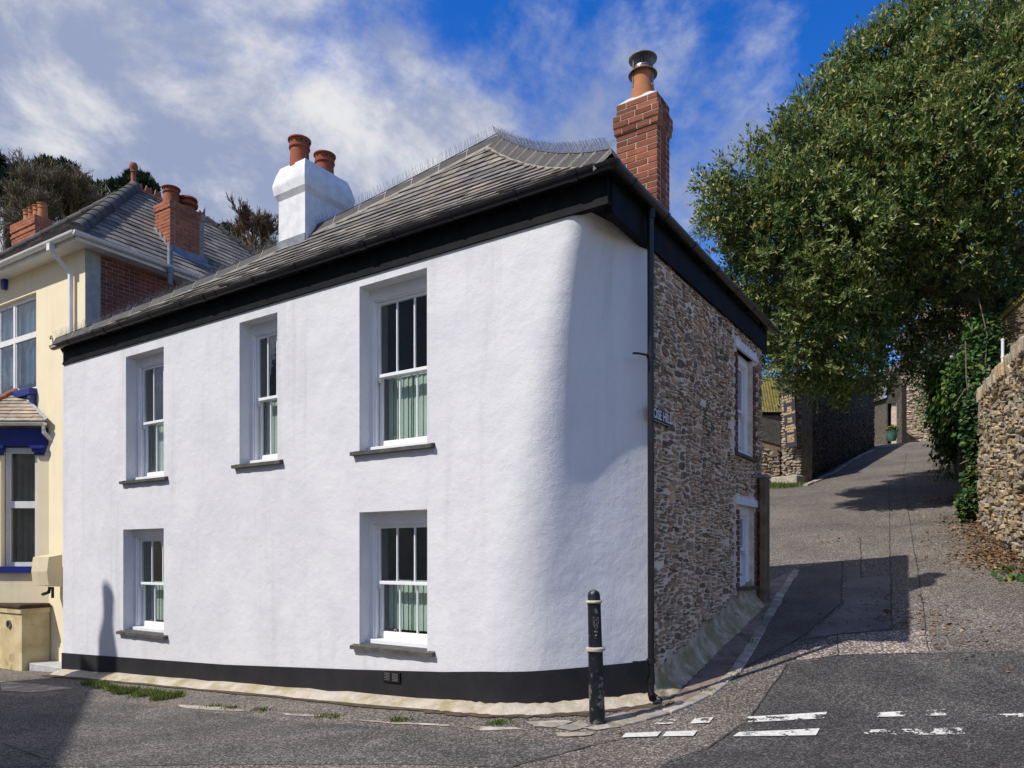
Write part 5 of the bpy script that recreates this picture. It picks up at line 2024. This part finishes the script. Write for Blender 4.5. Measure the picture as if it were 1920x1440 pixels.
gw2, L2, c2_, a2_, b2_ = wall_thing('garden_wall', (7.37, 9.38), (24, 3.4), 0, 5.0, 5.0, .5, 'wall_mortar', 'rubble wall turning along the main road outside the right edge')
rubble(gw2, 'wall_stone', 0, 7, .2, 4.9, .10, .30, .16, .55, .06, 55, lambda x, z, w_, h_: z > 0, top=0, gap=.012)

# old pier of brown stone above the wall
pr0, pr1 = at(1862, 700, 16.9), at(1990, 700, 15.6)
pier, PL, pcl, _, _ = wall_thing('stone_pier', (pr0.x, pr0.y), (pr1.x, pr1.y), 0, 6.85, 7.9, .7, 'old_pier', 'old brown mossy stone building end standing above the retaining wall', 'building')
rubble(pier, 'old_pier', 0, PL, 4.3, 7.4, .07, .17, .18, .55, .035, 61, lambda x, z, w_, h_: z + h_ / 2 < 6.83 + 1.05 * x / PL, cam_loc=pcl, top=120, gap=.012, rot=4)
cp = MB()
cp.prism([(-.06, -.07, 6.84), (PL + .05, -.07, 7.91), (PL + .05, -.07, 8.02), (-.06, -.07, 6.95)], (0, .85, 0))
cp.build('coping', 'moss_sheet', pier)
pw = at(1880, 676, 15.0)
wp = thing('marker_pipe', (pw.x, pw.y, pw.z - .25), 0, 'thin white pipe sticking up behind the retaining wall coping', 'pipe')
MB().lathe([(.028, 0), (.028, .66), (.034, .66), (.034, .70), (.001, .71)], 12).build('tube', 'white_plastic', wp, smooth=True)
MB().lathe([(.033, .3), (.036, .31), (.036, .33), (.033, .34)], 12).build('collar', 'white_plastic', wp)

# ivy clad wall going on up the hill
IV0, IV1 = (22.7, 37.6), (10.25, 16.0)
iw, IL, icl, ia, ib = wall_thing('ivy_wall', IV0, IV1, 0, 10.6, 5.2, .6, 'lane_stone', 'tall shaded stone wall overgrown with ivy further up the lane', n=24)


def iw_ground(x):
    p = ia.lerp(ib, x / IL)
    return float(G(p.x, p.y))


rw_ok = lambda x, z: iw_ground(x) - .05 < z < 10.5 - 5.4 * x / IL
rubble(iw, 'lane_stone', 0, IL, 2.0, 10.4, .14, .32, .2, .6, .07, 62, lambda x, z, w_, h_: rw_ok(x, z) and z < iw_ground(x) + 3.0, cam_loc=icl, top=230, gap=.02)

# ivy hanging over it
ir = np.random.default_rng(3)
IMw = Matrix.Translation((ia.x, ia.y, 0)) @ Matrix.Rotation(math.atan2(ib.y - ia.y, ib.x - ia.x), 4, 'Z')
ivy = thing('ivy', (ib.x, ib.y, float(G(ib.x, ib.y))), 0, 'dark green ivy spilling over the tall wall beside the lane', 'ivy')


def ivy_leaves(n, xs, zs_, ys, size):
    P = np.stack([xs, ys, zs_], -1)
    A = unit(np.stack([ir.normal(0, .5, n), -.25 + ir.normal(0, .3, n), -.8 + ir.normal(0, .45, n)], -1))
    nrm = unit(np.stack([ir.normal(0, .35, n), -1 + ir.normal(0, .3, n), .45 + ir.normal(0, .35, n)], -1))
    U = unit(np.cross(A, nrm))
    return leaf_arrays(P, A, U, size * ir.uniform(.6, 1.3, n), size * .5 * ir.uniform(.7, 1.2, n), .12)


n = 26000
xs = IL * ir.beta(3.2, 1.6, n)
zg = np.array([iw_ground(x) for x in np.linspace(0, IL, 60)])
gz_ = np.interp(xs, np.linspace(0, IL, 60), zg)
topz = 10.9 - 5.4 * xs / IL
hang = .95 + .7 * np.sin(xs * 1.1) + .5 * np.sin(xs * 2.7 + 1) + .6 * (xs / IL)
low_ = np.maximum(gz_ + hang, gz_ + .25)
zz_ = low_ + (topz + .5 - low_) * ir.beta(1.6, 1.1, n)
dep_ = -.08 - .75 * ir.beta(1.5, 2.2, n) * (.5 + .5 * np.sin(xs * 2.3 + zz_ * 1.7)) - .15
V_, Fq_ = ivy_leaves(n, xs, zz_, dep_, .13)
V_ = V_ @ np.array(IMw.to_3x3()).T + np.array(IMw.translation)
# two lower clumps of bright leaves at the foot of the near wall
extra = []
for (u, v, Y, rx, rzz, m) in ((1832, 800, 15.9, .35, 1.0, 1300), (1818, 945, 15.7, .28, .42, 700), (1822, 900, 15.8, .22, .35, 350), (1812, 720, 16.5, .5, .8, 1300), (1845, 640, 16.6, .5, .7, 900), (1770, 690, 26, 1.3, 2.2, 1800), (1755, 740, 31, 1.0, 2.0, 1200), (1885, 1075, 11.5, .3, .12, 150), (1905, 1090, 10.9, .3, .12, 120)):
    c = at(u, v, Y)
    d = unit(ir.normal(size=(m, 3))) * ir.uniform(.3, 1, (m, 1)) ** .5
    P = np.array(c) + d * np.array([rx, rx * .6, rzz])
    A = unit(ir.normal(size=(m, 3)) * .6 + np.array([-.3, -.5, -.6]))
    nr = unit(ir.normal(size=(m, 3)) * .45 + np.array([-.5, -.6, .6]))
    e = leaf_arrays(P, A, unit(np.cross(A, nr)), .11 * ir.uniform(.6, 1.3, m), .055 * ir.uniform(.7, 1.2, m), .1)
    extra.append(e)
Vs, Fs, off = [V_], [Fq_], len(V_)
for (v_, f_) in extra:
    Vs.append(v_); Fs.append(f_ + off); off += len(v_)
iv_o = npmesh('leaves', np.concatenate(Vs) - np.array(ivy.location), np.concatenate(Fs), 'ivy_leaf', ivy, kind='stuff')
sm = MB()
sr = random.Random(9)
for (u0, v0, u1, v1, Y) in ((1787, 765, 1824, 722, 15.8), (1800, 870, 1826, 880, 15.7), (1810, 640, 1822, 800, 16.2), (1835, 560, 1845, 720, 16.4)):
    p, q = at(u0, v0, Y), at(u1, v1, Y)
    mid_ = p.lerp(q, .5) + Vector((sr.uniform(-.15, .1), -.1, .12))
    sm.tube([p - ivy.location, mid_ - ivy.location, q - ivy.location], .012, 5)
sm.build('stems', 'ivy_stem', ivy)

# dark wall on the left of the lane, beyond the car park entrance
D0, D1 = gpt(1503, 906), gpt(1638, 838)
D0 = D0 + (D1 - D0).normalized() * .75 + Vector((.12, 0, 0))
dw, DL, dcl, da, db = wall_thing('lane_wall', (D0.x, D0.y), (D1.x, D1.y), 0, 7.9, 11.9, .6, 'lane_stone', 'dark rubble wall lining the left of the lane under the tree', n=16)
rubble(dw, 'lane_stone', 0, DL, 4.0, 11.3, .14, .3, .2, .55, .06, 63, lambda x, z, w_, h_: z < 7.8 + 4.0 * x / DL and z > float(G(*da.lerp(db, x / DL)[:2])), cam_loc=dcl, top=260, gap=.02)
kd = [gpt(u, v) for (u, v) in ((1510, 911), (1560, 890), (1610, 858), (1638, 844))]
kerb_run(kerb, kd, .16, .22, .7, 1.2, lift=.06)

# stone pillar with the inn's board, and the low wall beside it
pl0, pl1 = gpt(1466, 906), gpt(1503, 906)
Yp = pl1.y
pil = thing('gate_pillar', (pl0.x, pl0.y, pl0.z), math.atan2(pl1.y - pl0.y, pl1.x - pl0.x), 'pale rubble gate pillar carrying the tall dark board', 'pillar')
PW = (pl1 - pl0).length
PH = 190 * Yp / F
MB().box(0.02, PW - .02, .03, .7, -.3, PH).build('core', 'wall_mortar', pil)
rubble(pil, 'pillar_stone', 0, PW, .05, PH, .10, .22, .16, .42, .06, 71, top=80, gap=.015)
MB().cbox(-.25, PW + .02, -.35, .2, -.1, .22, .03).build('foot_stone', 'pillar_stone', pil)
lw0 = at(1425, 908, Yp - 1.0)
low_w, LL, lcl, la, lb = wall_thing('low_wall', (lw0.x - 1.4, Yp + .9), (pl0.x - .02, pl0.y + .12), 0, float(G(lw0.x, Yp)) + 2.5, float(G(pl0.x, pl0.y)) + 1.45, .4, 'wall_mortar', 'low pale rubble wall with sloping coping left of the gate pillar')
gl_ = float(G(lw0.x, Yp))
rubble(low_w, 'pillar_stone', 0, LL, gl_ - .5, gl_ + 2.4, .13, .3, .2, .5, .06, 72, lambda x, z, w_, h_: z + h_ / 2 < (gl_ + 2.35 + (pl0.z + 1.4 - gl_ - 2.45) * x / LL) and z > pl0.z - .1, cam_loc=lcl, top=120, gap=.02)
cb = MB()
cb.prism([(-.1, -.05, gl_ + 2.5), (LL, -.05, pl0.z + 1.45), (LL, -.05, pl0.z + 2.35), (-.1, -.05, gl_ + 3.3)], (0, .3, 0))
cb.build('coping_panel', 'slate_sill', low_w)

# board
c = at(1481, 776, Yp - .06)
bs_ = thing('inn_board', (c.x, c.y, c.z), math.atan2(pl1.y - pl0.y, pl1.x - pl0.x), 'tall narrow dark board with gold lettering fixed to the gate pillar', 'sign')
BH, BW = 126 * Yp / F, 24 * Yp / F
tilt = R(-3.4)
bd_o = MB().cbox(-BW / 2, BW / 2, -.02, .02, -BH / 2, BH / 2, .006).build('board', 'sign_plum', bs_)
bd_o.rotation_euler = (0, tilt, 0)
for (txt, vv, n) in (('PRIVATE\nCAR PARK\nONLY', 748, 3), ('BED\nAND\nBREAKFAST', 770, 3), ('FINE\nALES', 788, 2), ('AWARD\nWINNING\nWINES', 804, 3), ('GREAT\nLOCAL\nFOOD', 823, 3), ('INN\nTHE', 727, 2)):
    if txt.startswith('INN'):
        txt = 'TLE'
    me = text_mesh(txt, 6.0 * Yp / F, 'letter_gold', sx=.82)
    o = link('lettering', me, bd_o)
    o.location = (0, -.023, (776 - vv) * Yp / F)

# mossy corrugated roof of a lean-to behind the low wall
r0 = at(1405, 772, Yp + 1.5)
sh = thing('lean_to', (r0.x, r0.y, pl0.z), 0, 'mossy corrugated lean-to roof behind the low pale wall', 'shed')
co = MB()
zlo, zhi = r0.z - pl0.z, at(1405, 722, Yp + 3.2).z - pl0.z
nw = 60
Wd = 1.75
vs = []
for k in range(nw + 1):
    x = Wd * k / nw
    dz = .025 * math.sin(x * 2 * math.pi / .11)
    vs += [(x, 0, zlo + dz), (x + .35, 1.7, zhi + .35 + dz)]
co.add(vs, [(2 * k, 2 * k + 2, 2 * k + 3, 2 * k + 1) for k in range(nw)])
co.build('roof', 'moss_sheet', sh)
MB().box(.02, Wd + .1, .06, 1.6, -1, zlo + .02).build('wall', 'dark_timber', sh)

# grass verge at the pillar
gr = np.random.default_rng(21)


def grass(pts, n, hgt, spread):
    idx = gr.integers(0, len(pts), n)
    C = np.array([list(p) for p in pts])[idx]
    P = C + np.stack([gr.normal(0, spread, n), gr.normal(0, spread, n), np.zeros(n)], -1)
    P[:, 2] = G(P[:, 0], P[:, 1]) - .01
    A = unit(np.stack([gr.normal(0, .45, n), gr.normal(0, .45, n), np.ones(n)], -1))
    U = unit(np.cross(A, gr.normal(size=(n, 3))))
    return leaf_arrays(P, A, U, hgt * gr.uniform(.4, 1.2, n), .006 + .0 * gr.uniform(0, 1, n) + hgt * .02, .3)


vg, fg = grass([gpt(u, v) for (u, v) in ((1440, 911), (1450, 913), (1460, 914), (1470, 914), (1480, 913), (1490, 911), (1446, 908), (1458, 909))], 1600, .16, .22)
npmesh('verge_grass', vg, fg, 'grass_blade', None, kind='stuff')
tuf = [(u, v) for (u, v) in ((165, 1284), (178, 1285), (190, 1286), (205, 1292), (215, 1295), (228, 1297), (240, 1298), (255, 1299), (270, 1301), (285, 1303), (296, 1306), (308, 1308), (320, 1309), (331, 1306), (300, 1312), (190, 1290), (262, 1306), (232, 1301))]
v1, f1 = grass([gpt(u, v) for (u, v) in tuf], 2600, .10, .05)
sm_t = [(400, 1325), (430, 1328), (490, 1332), (610, 1343), (630, 1345), (745, 1351), (755, 1352), (930, 1357), (940, 1356), (1370, 1268), (1385, 1246), (1376, 1256), (1412, 1205), (1440, 1160), (1330, 1296), (1262, 1322)]
v2, f2 = grass([gpt(u, v) for (u, v) in sm_t], 1300, .05, .05)
npmesh('kerb_grass', np.concatenate([v1, v2]), np.concatenate([f1, f2 + len(v1)]), 'grass_blade', None, kind='stuff')

# fallen leaves by the retaining wall
lr = np.random.default_rng(8)
n = 5200
cs = [(1880, 1010, 60), (1860, 985, 40), (1900, 1035, 50), (1840, 975, 45), (1830, 1000, 50), (1870, 1045, 60), (1905, 1065, 50), (1800, 940, 30), (1790, 900, 30), (1730, 1180, 40), (1700, 1150, 50), (1560, 1010, 60)]
wts = np.array([5, 4, 5, 3, 2, 3, 4, 2, 1.5, .6, .5, .2]); wts /= wts.sum()
pick = lr.choice(len(cs), n, p=wts)
cw3 = np.array([list(gpt(c[0], c[1])) for c in cs])[pick]
P = cw3 + np.stack([lr.normal(0, .38, n), lr.normal(0, .5, n), np.zeros(n)], -1)
P[:, 2] = G(P[:, 0], P[:, 1]) + .012 + lr.uniform(0, .03, n)
A = unit(np.stack([lr.normal(size=n), lr.normal(size=n), lr.normal(0, .3, n)], -1))
nr = unit(np.stack([lr.normal(0, .35, n), lr.normal(0, .35, n), np.ones(n)], -1))
vl, fl_ = leaf_arrays(P, A, unit(np.cross(A, nr)), .07 * lr.uniform(.5, 1.3, n), .022 * lr.uniform(.6, 1.3, n), .3)
npmesh('leaf_litter', vl, fl_, 'litter', None, kind='stuff')
lp = gpt(1164, 1379)
tag(MB().add([(lp.x - .035, lp.y - .012, lp.z + .02), (lp.x, lp.y - .02, lp.z + .034), (lp.x + .04, lp.y, lp.z + .02), (lp.x, lp.y + .018, lp.z + .032)], [(0, 1, 2, 3)]).build('fallen_leaf', 'terracotta_leaf'), 'single orange leaf lying at the end of the white road marking', 'leaf')

# ---------------------------------------------------------------- buildings at the top of the lane
ob0, ob1 = gpt(1640, 834), Vector(at(1690, 815, 47))
o0 = Vector((ob0.x, ob0.y, 0)); 
out = thing('outbuilding', (at(1662, 815, 45.5).x, 45.5, 8.2), R(-12), 'small dark stone outbuilding with a doorway at the top of the lane', 'outbuilding')
ow = .028 * 45.5
px_ = 45.5 / F
g0 = -.2
hx0, hx1 = 0, 28 * px_
apz = at(1676, 690, 45.5).z - 8.2
evz = at(1662, 745, 45.5).z - 8.2
f = MB()
dx0, dx1, dzt = .08, 18 * px_, at(1670, 757, 45.5).z - 8.2
f.add([(hx0, 0, g0), (dx0, 0, g0), (dx0, 0, dzt), (hx0, 0, evz)], [(0, 1, 2, 3)])
f.add([(dx1, 0, g0), (hx1, 0, g0), (hx1, 0, evz + .5), (dx1, 0, dzt)], [(0, 1, 2, 3)])
f.add([(hx0, 0, evz), (dx0, 0, dzt), (dx1, 0, dzt), (hx1, 0, evz + .5), (hx1 * .55, 0, apz)], [(0, 1, 2, 3, 4)])
f.add([(dx0, 0, g0), (dx0, .4, g0), (dx0, .4, dzt), (dx0, 0, dzt)], [(0, 1, 2, 3)])
f.add([(hx0, 0, g0), (hx0, 0, evz), (hx0 - 2.4, 6, evz), (hx0 - 2.4, 6, g0)], [(0, 1, 2, 3)])
f.build('wall', 'lane_stone', out)
MB().box(dx0 - .05, dx1 + .05, .38, .45, g0, dzt + .1).build('door', 'dark_timber', out)
MB().box(dx1 * .55, dx1 - .002, .1, .2, g0, dzt - .002).build('door_lining', 'mortar_pale', out)
MB().add([(hx0 - .2, -.15, evz - .1), (hx1 * .55, -.15, apz + .15), (hx1 * .55 - 2.4, 6, apz + .15), (hx0 - 2.6, 6, evz - .1)], [(0, 1, 2, 3)]).add([(hx1 + .12, -.15, evz + .42), (hx1 * .55, -.15, apz + .15), (hx1 * .55 - 2.4, 6, apz + .15), (hx1 - 2.2, 6, evz + .42)], [(0, 1, 2, 3)]).build('roof', 'slate_old', out)
MB().box(hx1 - .06, hx1 + .14, -.3, -.02, g0, evz + .6).build('barge_board', 'dark_timber', out)

Yc = 49.0
ct = thing('stone_cottage', (at(1688, 820, Yc).x, Yc, 8.3), R(-24), 'sunlit pale stone cottage with slate roof at the top of the lane', 'cottage')
cwid = 95 * Yc / F
chh = at(1700, 668, Yc).z - 8.3
MB().box(0, cwid, 0, 6, -.4, chh).build('wall', 'cottage_stone', ct)
rubble(ct, 'cottage_stone', 0, cwid, 0, chh, .18, .34, .3, .8, .07, 81, top=120, gap=.02)
MB().box(cwid * .38, cwid + 2, 1.5, 7, chh, chh + 3.4).build('upper_wall', 'cottage_pink', ct)
MB().prism([(-.3, -.3, chh + .002), (cwid + .3, -.3, chh + .002), (cwid + .3, 3, chh + 2.4), (-.3, 3, chh + 2.4)], (0, .05, .08)).build('roof', 'slate_sill', ct)
fp = gpt(1673, 823)
fpz = float(G(at(1673, 822, 43).x, 43))
pp_ = thing('plant_pot', (at(1673, 824, 43.3).x, 43.3, at(1673, 825, 43.3).z), 0, 'green glazed pot with a leafy plant by the outbuilding doorway', 'plant pot')
s_ = 43.3 / F
MB().lathe([(6 * s_, -.05), (7.2 * s_, 2 * s_), (9.2 * s_, 9 * s_), (9.6 * s_, 14 * s_), (10.3 * s_, 14.5 * s_), (10.3 * s_, 16 * s_), (9.4 * s_, 16 * s_), (9.0 * s_, 13 * s_), (.01, 12.8 * s_)], 24).build('pot', 'glazed_pot', pp_, smooth=True)
m = 500
d = unit(lr.normal(size=(m, 3))) * lr.uniform(.2, 1, (m, 1))
P = d * np.array([11 * s_, 8 * s_, 7 * s_]) + np.array([0, 0, 20 * s_])
A = unit(lr.normal(size=(m, 3)) + np.array([0, 0, .4]))
vv_, ff_ = leaf_arrays(P, A, unit(np.cross(A, lr.normal(size=(m, 3)))), .13 * lr.uniform(.6, 1.3, m), .05 * lr.uniform(.6, 1.3, m), .2)
npmesh('foliage', vv_, ff_, 'pot_plant', pp_, kind='stuff')

# ================================================================== THE BIG EVERGREEN
tr_b = Vector((13.4, 20.2, 5.6))
tree = thing('bay_laurel_tree', tr_b, 0, 'huge evergreen tree with yellowish blossom arching over the lane', 'tree')
rt = random.Random(2)
TWIG = MB()


def limb(pts, r0, r1, name='limb'):
    P = [Vector(p) for p in pts]
    dense = []
    for a, b in zip(P, P[1:]):
        for k in range(5):
            q = a.lerp(b, k / 5) + Vector((rt.uniform(-.06, .06), rt.uniform(-.06, .06), rt.uniform(-.06, .06)))
            dense.append(q)
    dense.append(P[-1])
    n = len(dense)
    mb = TWIG if name == 'twig' else MB()
    mb.tube([q - tr_b for q in dense], [r0 + (r1 - r0) * k / (n - 1) for k in range(n)], 9 if name != 'twig' else 5)
    if name != 'twig':
        mb.build(name, 'bark_warm', tree, smooth=True)


limb([tr_b, (13.2, 20, 8), (12.8, 19.6, 10.5), (12.2, 19.3, 14)], .42, .2, 'trunk')
limb([(13.2, 20, 7.6), (13.6, 19, 9.0), at(1890, 420, 18.2), at(1860, 360, 17.6), at(1800, 250, 17.5)], .26, .08)
limb([(13, 19.9, 8.6), at(1800, 560, 19), at(1740, 540, 18.5), at(1660, 500, 18), at(1580, 430, 17.6)], .24, .06)
limb([(12.9, 19.8, 9.6), at(1760, 420, 19), at(1660, 350, 19), at(1560, 290, 18.5)], .22, .05)
limb([(12.6, 19.5, 11.5), at(1740, 250, 19.5), at(1680, 150, 19.5)], .18, .05)
limb([(13.1, 19.9, 7.9), at(1850, 590, 19), at(1820, 600, 18)], .16, .06)

# lobes of the crown: photo centre, photo radius, distance, thickness factor, density
LOBES = [(1372, 392, 44, 17.4, 1.0), (1345, 440, 28, 17.6, .8), (1425, 345, 58, 17.6, 1), (1440, 430, 70, 17.4, 1), (1425, 520, 48, 17.8, 1), (1500, 300, 62, 18, 1), (1505, 400, 85, 17.3, 1),
         (1490, 500, 78, 17.2, 1), (1470, 590, 58, 17.6, 1), (1565, 235, 72, 18.3, 1), (1580, 340, 90, 17.3, 1), (1570, 450, 80, 16.9, 1), (1545, 560, 75, 17.2, 1), (1520, 650, 62, 17.6, 1),
         (1480, 690, 42, 18.4, .9), (1585, 675, 62, 17.8, 1), (1555, 725, 34, 18.5, .8), (1640, 155, 78, 18.6, 1), (1660, 265, 95, 17.4, 1), (1665, 380, 85, 16.9, 1), (1620, 590, 55, 17.6, .9),
         (1720, 85, 80, 18.6, 1), (1750, 190, 100, 17.2, 1), (1760, 310, 100, 16.6, 1), (1800, 40, 90, 18.2, 1), (1840, 140, 105, 16.8, 1), (1855, 260, 105, 16.2, 1), (1885, 20, 110, 17.4, 1),
         (1920, 200, 120, 16.4, 1), (1745, 430, 60, 16.8, .8), (1850, 370, 80, 16.4, .9), (1930, 340, 90, 16, 1), (1800, 470, 55, 16.6, .75), (1905, 470, 70, 16.8, .8), (1700, 560, 45, 17.8, .6),
         (1770, 560, 70, 19.5, .7), (1850, 560, 80, 18.6, .8), (1680, 500, 80, 20, .8), (1600, 530, 90, 20.5, 1), (1700, 640, 60, 21.5, .55), (1640, 680, 55, 21.5, .6), (1790, 650, 70, 19.5, .8),
         (1760, 400, 160, 21, 1), (1620, 420, 150, 20.8, 1), (1850, 420, 150, 20.5, 1), (1700, 250, 150, 21, 1), (1850, 180, 160, 20.5, 1), (1500, 600, 80, 20.2, .9), (1690, 440, 60, 17.4, .7),
         (1450, 430, 75, 19.5, 1), (1480, 540, 75, 19.6, 1), (1520, 690, 48, 20.5, .9), (1400, 420, 40, 18.6, 1), (1560, 300, 70, 20, 1), (1640, 220, 80, 20.5, 1), (1600, 640, 60, 20, .9), (1330, 385, 16, 17.4, .6), (1455, 268, 22, 18, .6), (1535, 165, 24, 18.4, .6), (1600, 112, 26, 18.6, .6), (1665, 70, 30, 18.6, .6), (1715, 18, 36, 18.6, .6), (1385, 545, 22, 18, .6), (1398, 470, 30, 17.5, .7)]
for k in range(60):
    (u, v, r, Y, dn_) = LOBES[rt.randrange(len(LOBES))]
    p = at(u + rt.uniform(-.3, .3) * r, v + rt.uniform(-.3, .3) * r, Y); q = p + Vector((rt.uniform(-1, 1), rt.uniform(-1, 1), rt.uniform(-1, 1))) * (r * Y / F * .5)
    limb([p, p.lerp(q, .5) + Vector((rt.uniform(-.1, .1), 0, rt.uniform(-.1, .1))), q], .035, .012, 'twig')
TWIG.build('twigs', 'bark_warm', tree, kind='stuff')
_er = random.Random(33)
EDGE = [(1322, 455), (1312, 382), (1338, 335), (1400, 292), (1452, 258), (1500, 225), (1530, 158), (1592, 104), (1640, 82), (1680, 42), (1735, 4)]
for (ea, eb) in zip(EDGE, EDGE[1:]):                 # loose sprays along the outline of the crown
    for _k in range(3):
        t_ = _er.random()
        LOBES.append((ea[0] + (eb[0] - ea[0]) * t_ + _er.uniform(-16, 14), ea[1] + (eb[1] - ea[1]) * t_ + _er.uniform(-14, 14), _er.uniform(6, 14), 17.5 + _er.uniform(-.5, 1.2), 1.1))
nr_ = np.random.default_rng(5)
cen = np.array([list(at(u, v, Y)) for (u, v, r, Y, d) in LOBES])
rad = np.array([r * Y / F for (u, v, r, Y, d) in LOBES])
allV, allF, off = [], [], 0
for k, (u, v, r, Y, dns) in enumerate(LOBES):
    m = int(dns * 56 * 4 * math.pi * rad[k] ** 2)
    d = unit(nr_.normal(size=(m, 3)))
    # bumpy lobe
    bump_ = 1 + .15 * np.sin(d[:, 0] * 8 + k) + .14 * np.sin(d[:, 1] * 9 + 2 * k) + .14 * np.sin(d[:, 2] * 10 + 3 * k)
    rr = rad[k] * bump_ * (1 - .28 * nr_.random(m) ** 2)
    P = cen[k] + d * rr[:, None] * np.array([1, 1, .92])
    # drop what lies well inside another lobe
    inside = np.zeros(m, bool)
    for j in range(len(LOBES)):
        if j != k:
            inside |= (np.linalg.norm(P - cen[j], axis=1) < rad[j] * .72)
    hol = np.sin(P[:, 0] * 3.1 + 1.7 * np.sin(P[:, 2] * 2.3)) + np.sin(P[:, 1] * 2.7 + P[:, 2] * 1.9) + np.sin(P[:, 2] * 3.7 + P[:, 0] * 1.3)
    keep = (~inside | (nr_.random(m) < .06)) & ((hol > -1.0) | (nr_.random(m) < .3))
    P, d = P[keep], d[keep]
    ax = unit(d * .9 + nr_.normal(size=d.shape) * .45 + np.array([-.1, -.1, .25]))
    V_, F_ = sprigs(nr_, P, ax, 10, .34, .14, .025, .85)
    allV.append(V_); allF.append(F_ + off); off += len(V_)
CV, CF = np.concatenate(allV), np.concatenate(allF)
print('crown leaves', len(CV) // 4)
npmesh('crown', CV - np.array(tr_b), CF, 'laurel_leaf', tree)

# ================================================================== TREES ON THE HILL
def zhill(x, y):
    return float(hillz(np.array(x), np.array(y)))


def pine(u, v, r, Y, lab, seed, flat=.75):
    c = at(u, v, Y)
    zb = zhill(c.x, c.y)
    t = thing('pine_tree', (c.x, c.y, zb), 0, lab, 'tree', 'pines on the hill')
    g = np.random.default_rng(seed)
    R_ = r * Y / F
    MB().tube([(0, 0, -.5), (.2, 0, (c.z - zb) * .5), (0, 0, c.z - zb + R_ * .4)], [.35, .28, .1], 8).build('trunk', 'bark', t)
    Vs, Fs, o_ = [], [], 0
    for k in range(26):
        d = unit(g.normal(size=3)) * g.uniform(.25, .85) * R_
        cc_ = np.array([d[0], d[1], d[2] * flat + c.z - zb])
        m = 520
        dd = unit(g.normal(size=(m, 3)))
        rr = R_ * g.uniform(.24, .40)
        P = cc_ + dd * (rr * (1 - .35 * g.random((m, 1)))) * np.array([1, 1, .7])
        A = unit(dd + g.normal(size=(m, 3)) * .5 + np.array([0, 0, .4]))
        v_, f_ = leaf_arrays(P, A, unit(np.cross(A, g.normal(size=(m, 3)))), g.uniform(.25, .5, m), g.uniform(.05, .10, m), .2)
        Vs.append(v_); Fs.append(f_ + o_); o_ += len(v_)
    npmesh('crown', np.concatenate(Vs), np.concatenate(Fs), 'pine_leaf', t)


pine(10, 345, 62, 46, 'dark green pine crown at the left edge behind the brick stack', 1)
pine(135, 360, 70, 52, 'dark pine half hidden behind the bare brown tree', 2)
pine(258, 362, 46, 50, 'rounded dark pine behind the clay finial of the yellow roof', 3)
pine(415, 452, 42, 52, 'low dark evergreen between yellow roof and bare twiggy tree', 4, .6)


def bare(u, v, h, Y, lab, seed, depth, nsub, spread, mat, minr, up=.25, base_v=None, ratio=.72):
    base = at(u, base_v or v, Y)
    zb = zhill(base.x, base.y)
    t = thing('bare_tree', (base.x, base.y, zb), 0, lab, 'tree', 'leafless trees on the hill')
    rg = random.Random(seed)
    mb = MB()
    top = h * Y / F
    z0 = base.z - zb
    mb.tube([(0, 0, -1), (.05, 0, z0 * .5), (0, 0, z0)], [.22, .2, .17], 8)
    for k in range(5):
        a = k * 1.257 + rg.uniform(-.3, .3)
        branch(mb, rg, Vector((0, 0, z0 - rg.uniform(0, .5))), Vector((math.cos(a) * .65, math.sin(a) * .65, 1)).normalized(), top * .40 * rg.uniform(.85, 1.15), .13, depth, spread, nsub, minr, up, 4, 5, None, ratio)
    mb.build('branches', mat, t)


bare(120, 430, 128, 42, 'broad leafless brown tree behind the yellow roof', 4, 5, 5, .75, 'twig_brown', .016, .2, 440)
bare(62, 440, 95, 40, 'leafless brown scrubby tree left of the yellow roof ridge', 14, 4, 5, .75, 'twig_brown', .016, .2, 440)
bare(480, 472, 96, 40, 'fan shaped bare twiggy tree beside the white chimney', 6, 5, 4, .55, 'bark_warm', .013, .24, 474)
# scrub below the trees
g = np.random.default_rng(12)
sv, sf, so_ = [], [], 0
for (u, v, Y, rx, m) in ((395, 462, 46, 3.0, 900), (455, 485, 42, 2.6, 900), (520, 490, 40, 2.2, 700), (40, 430, 44, 4.5, 1600), (170, 430, 46, 4.5, 1600), (230, 420, 48, 3.5, 900)):
    c = np.array(at(u, v, Y))
    d = unit(g.normal(size=(m, 3))) * g.uniform(.3, 1, (m, 1))
    P = c + d * np.array([rx, rx, rx * .42])
    A = unit(g.normal(size=(m, 3)) * .6 + np.array([0, 0, .9]))
    v_, f_ = leaf_arrays(P, A, unit(np.cross(A, g.normal(size=(m, 3)))), g.uniform(.3, .9, m), g.uniform(.015, .04, m), .2)
    sv.append(v_); sf.append(f_ + so_); so_ += len(v_)
npmesh('scrub', np.concatenate(sv), np.concatenate(sf), 'twig_brown', None, kind='stuff')
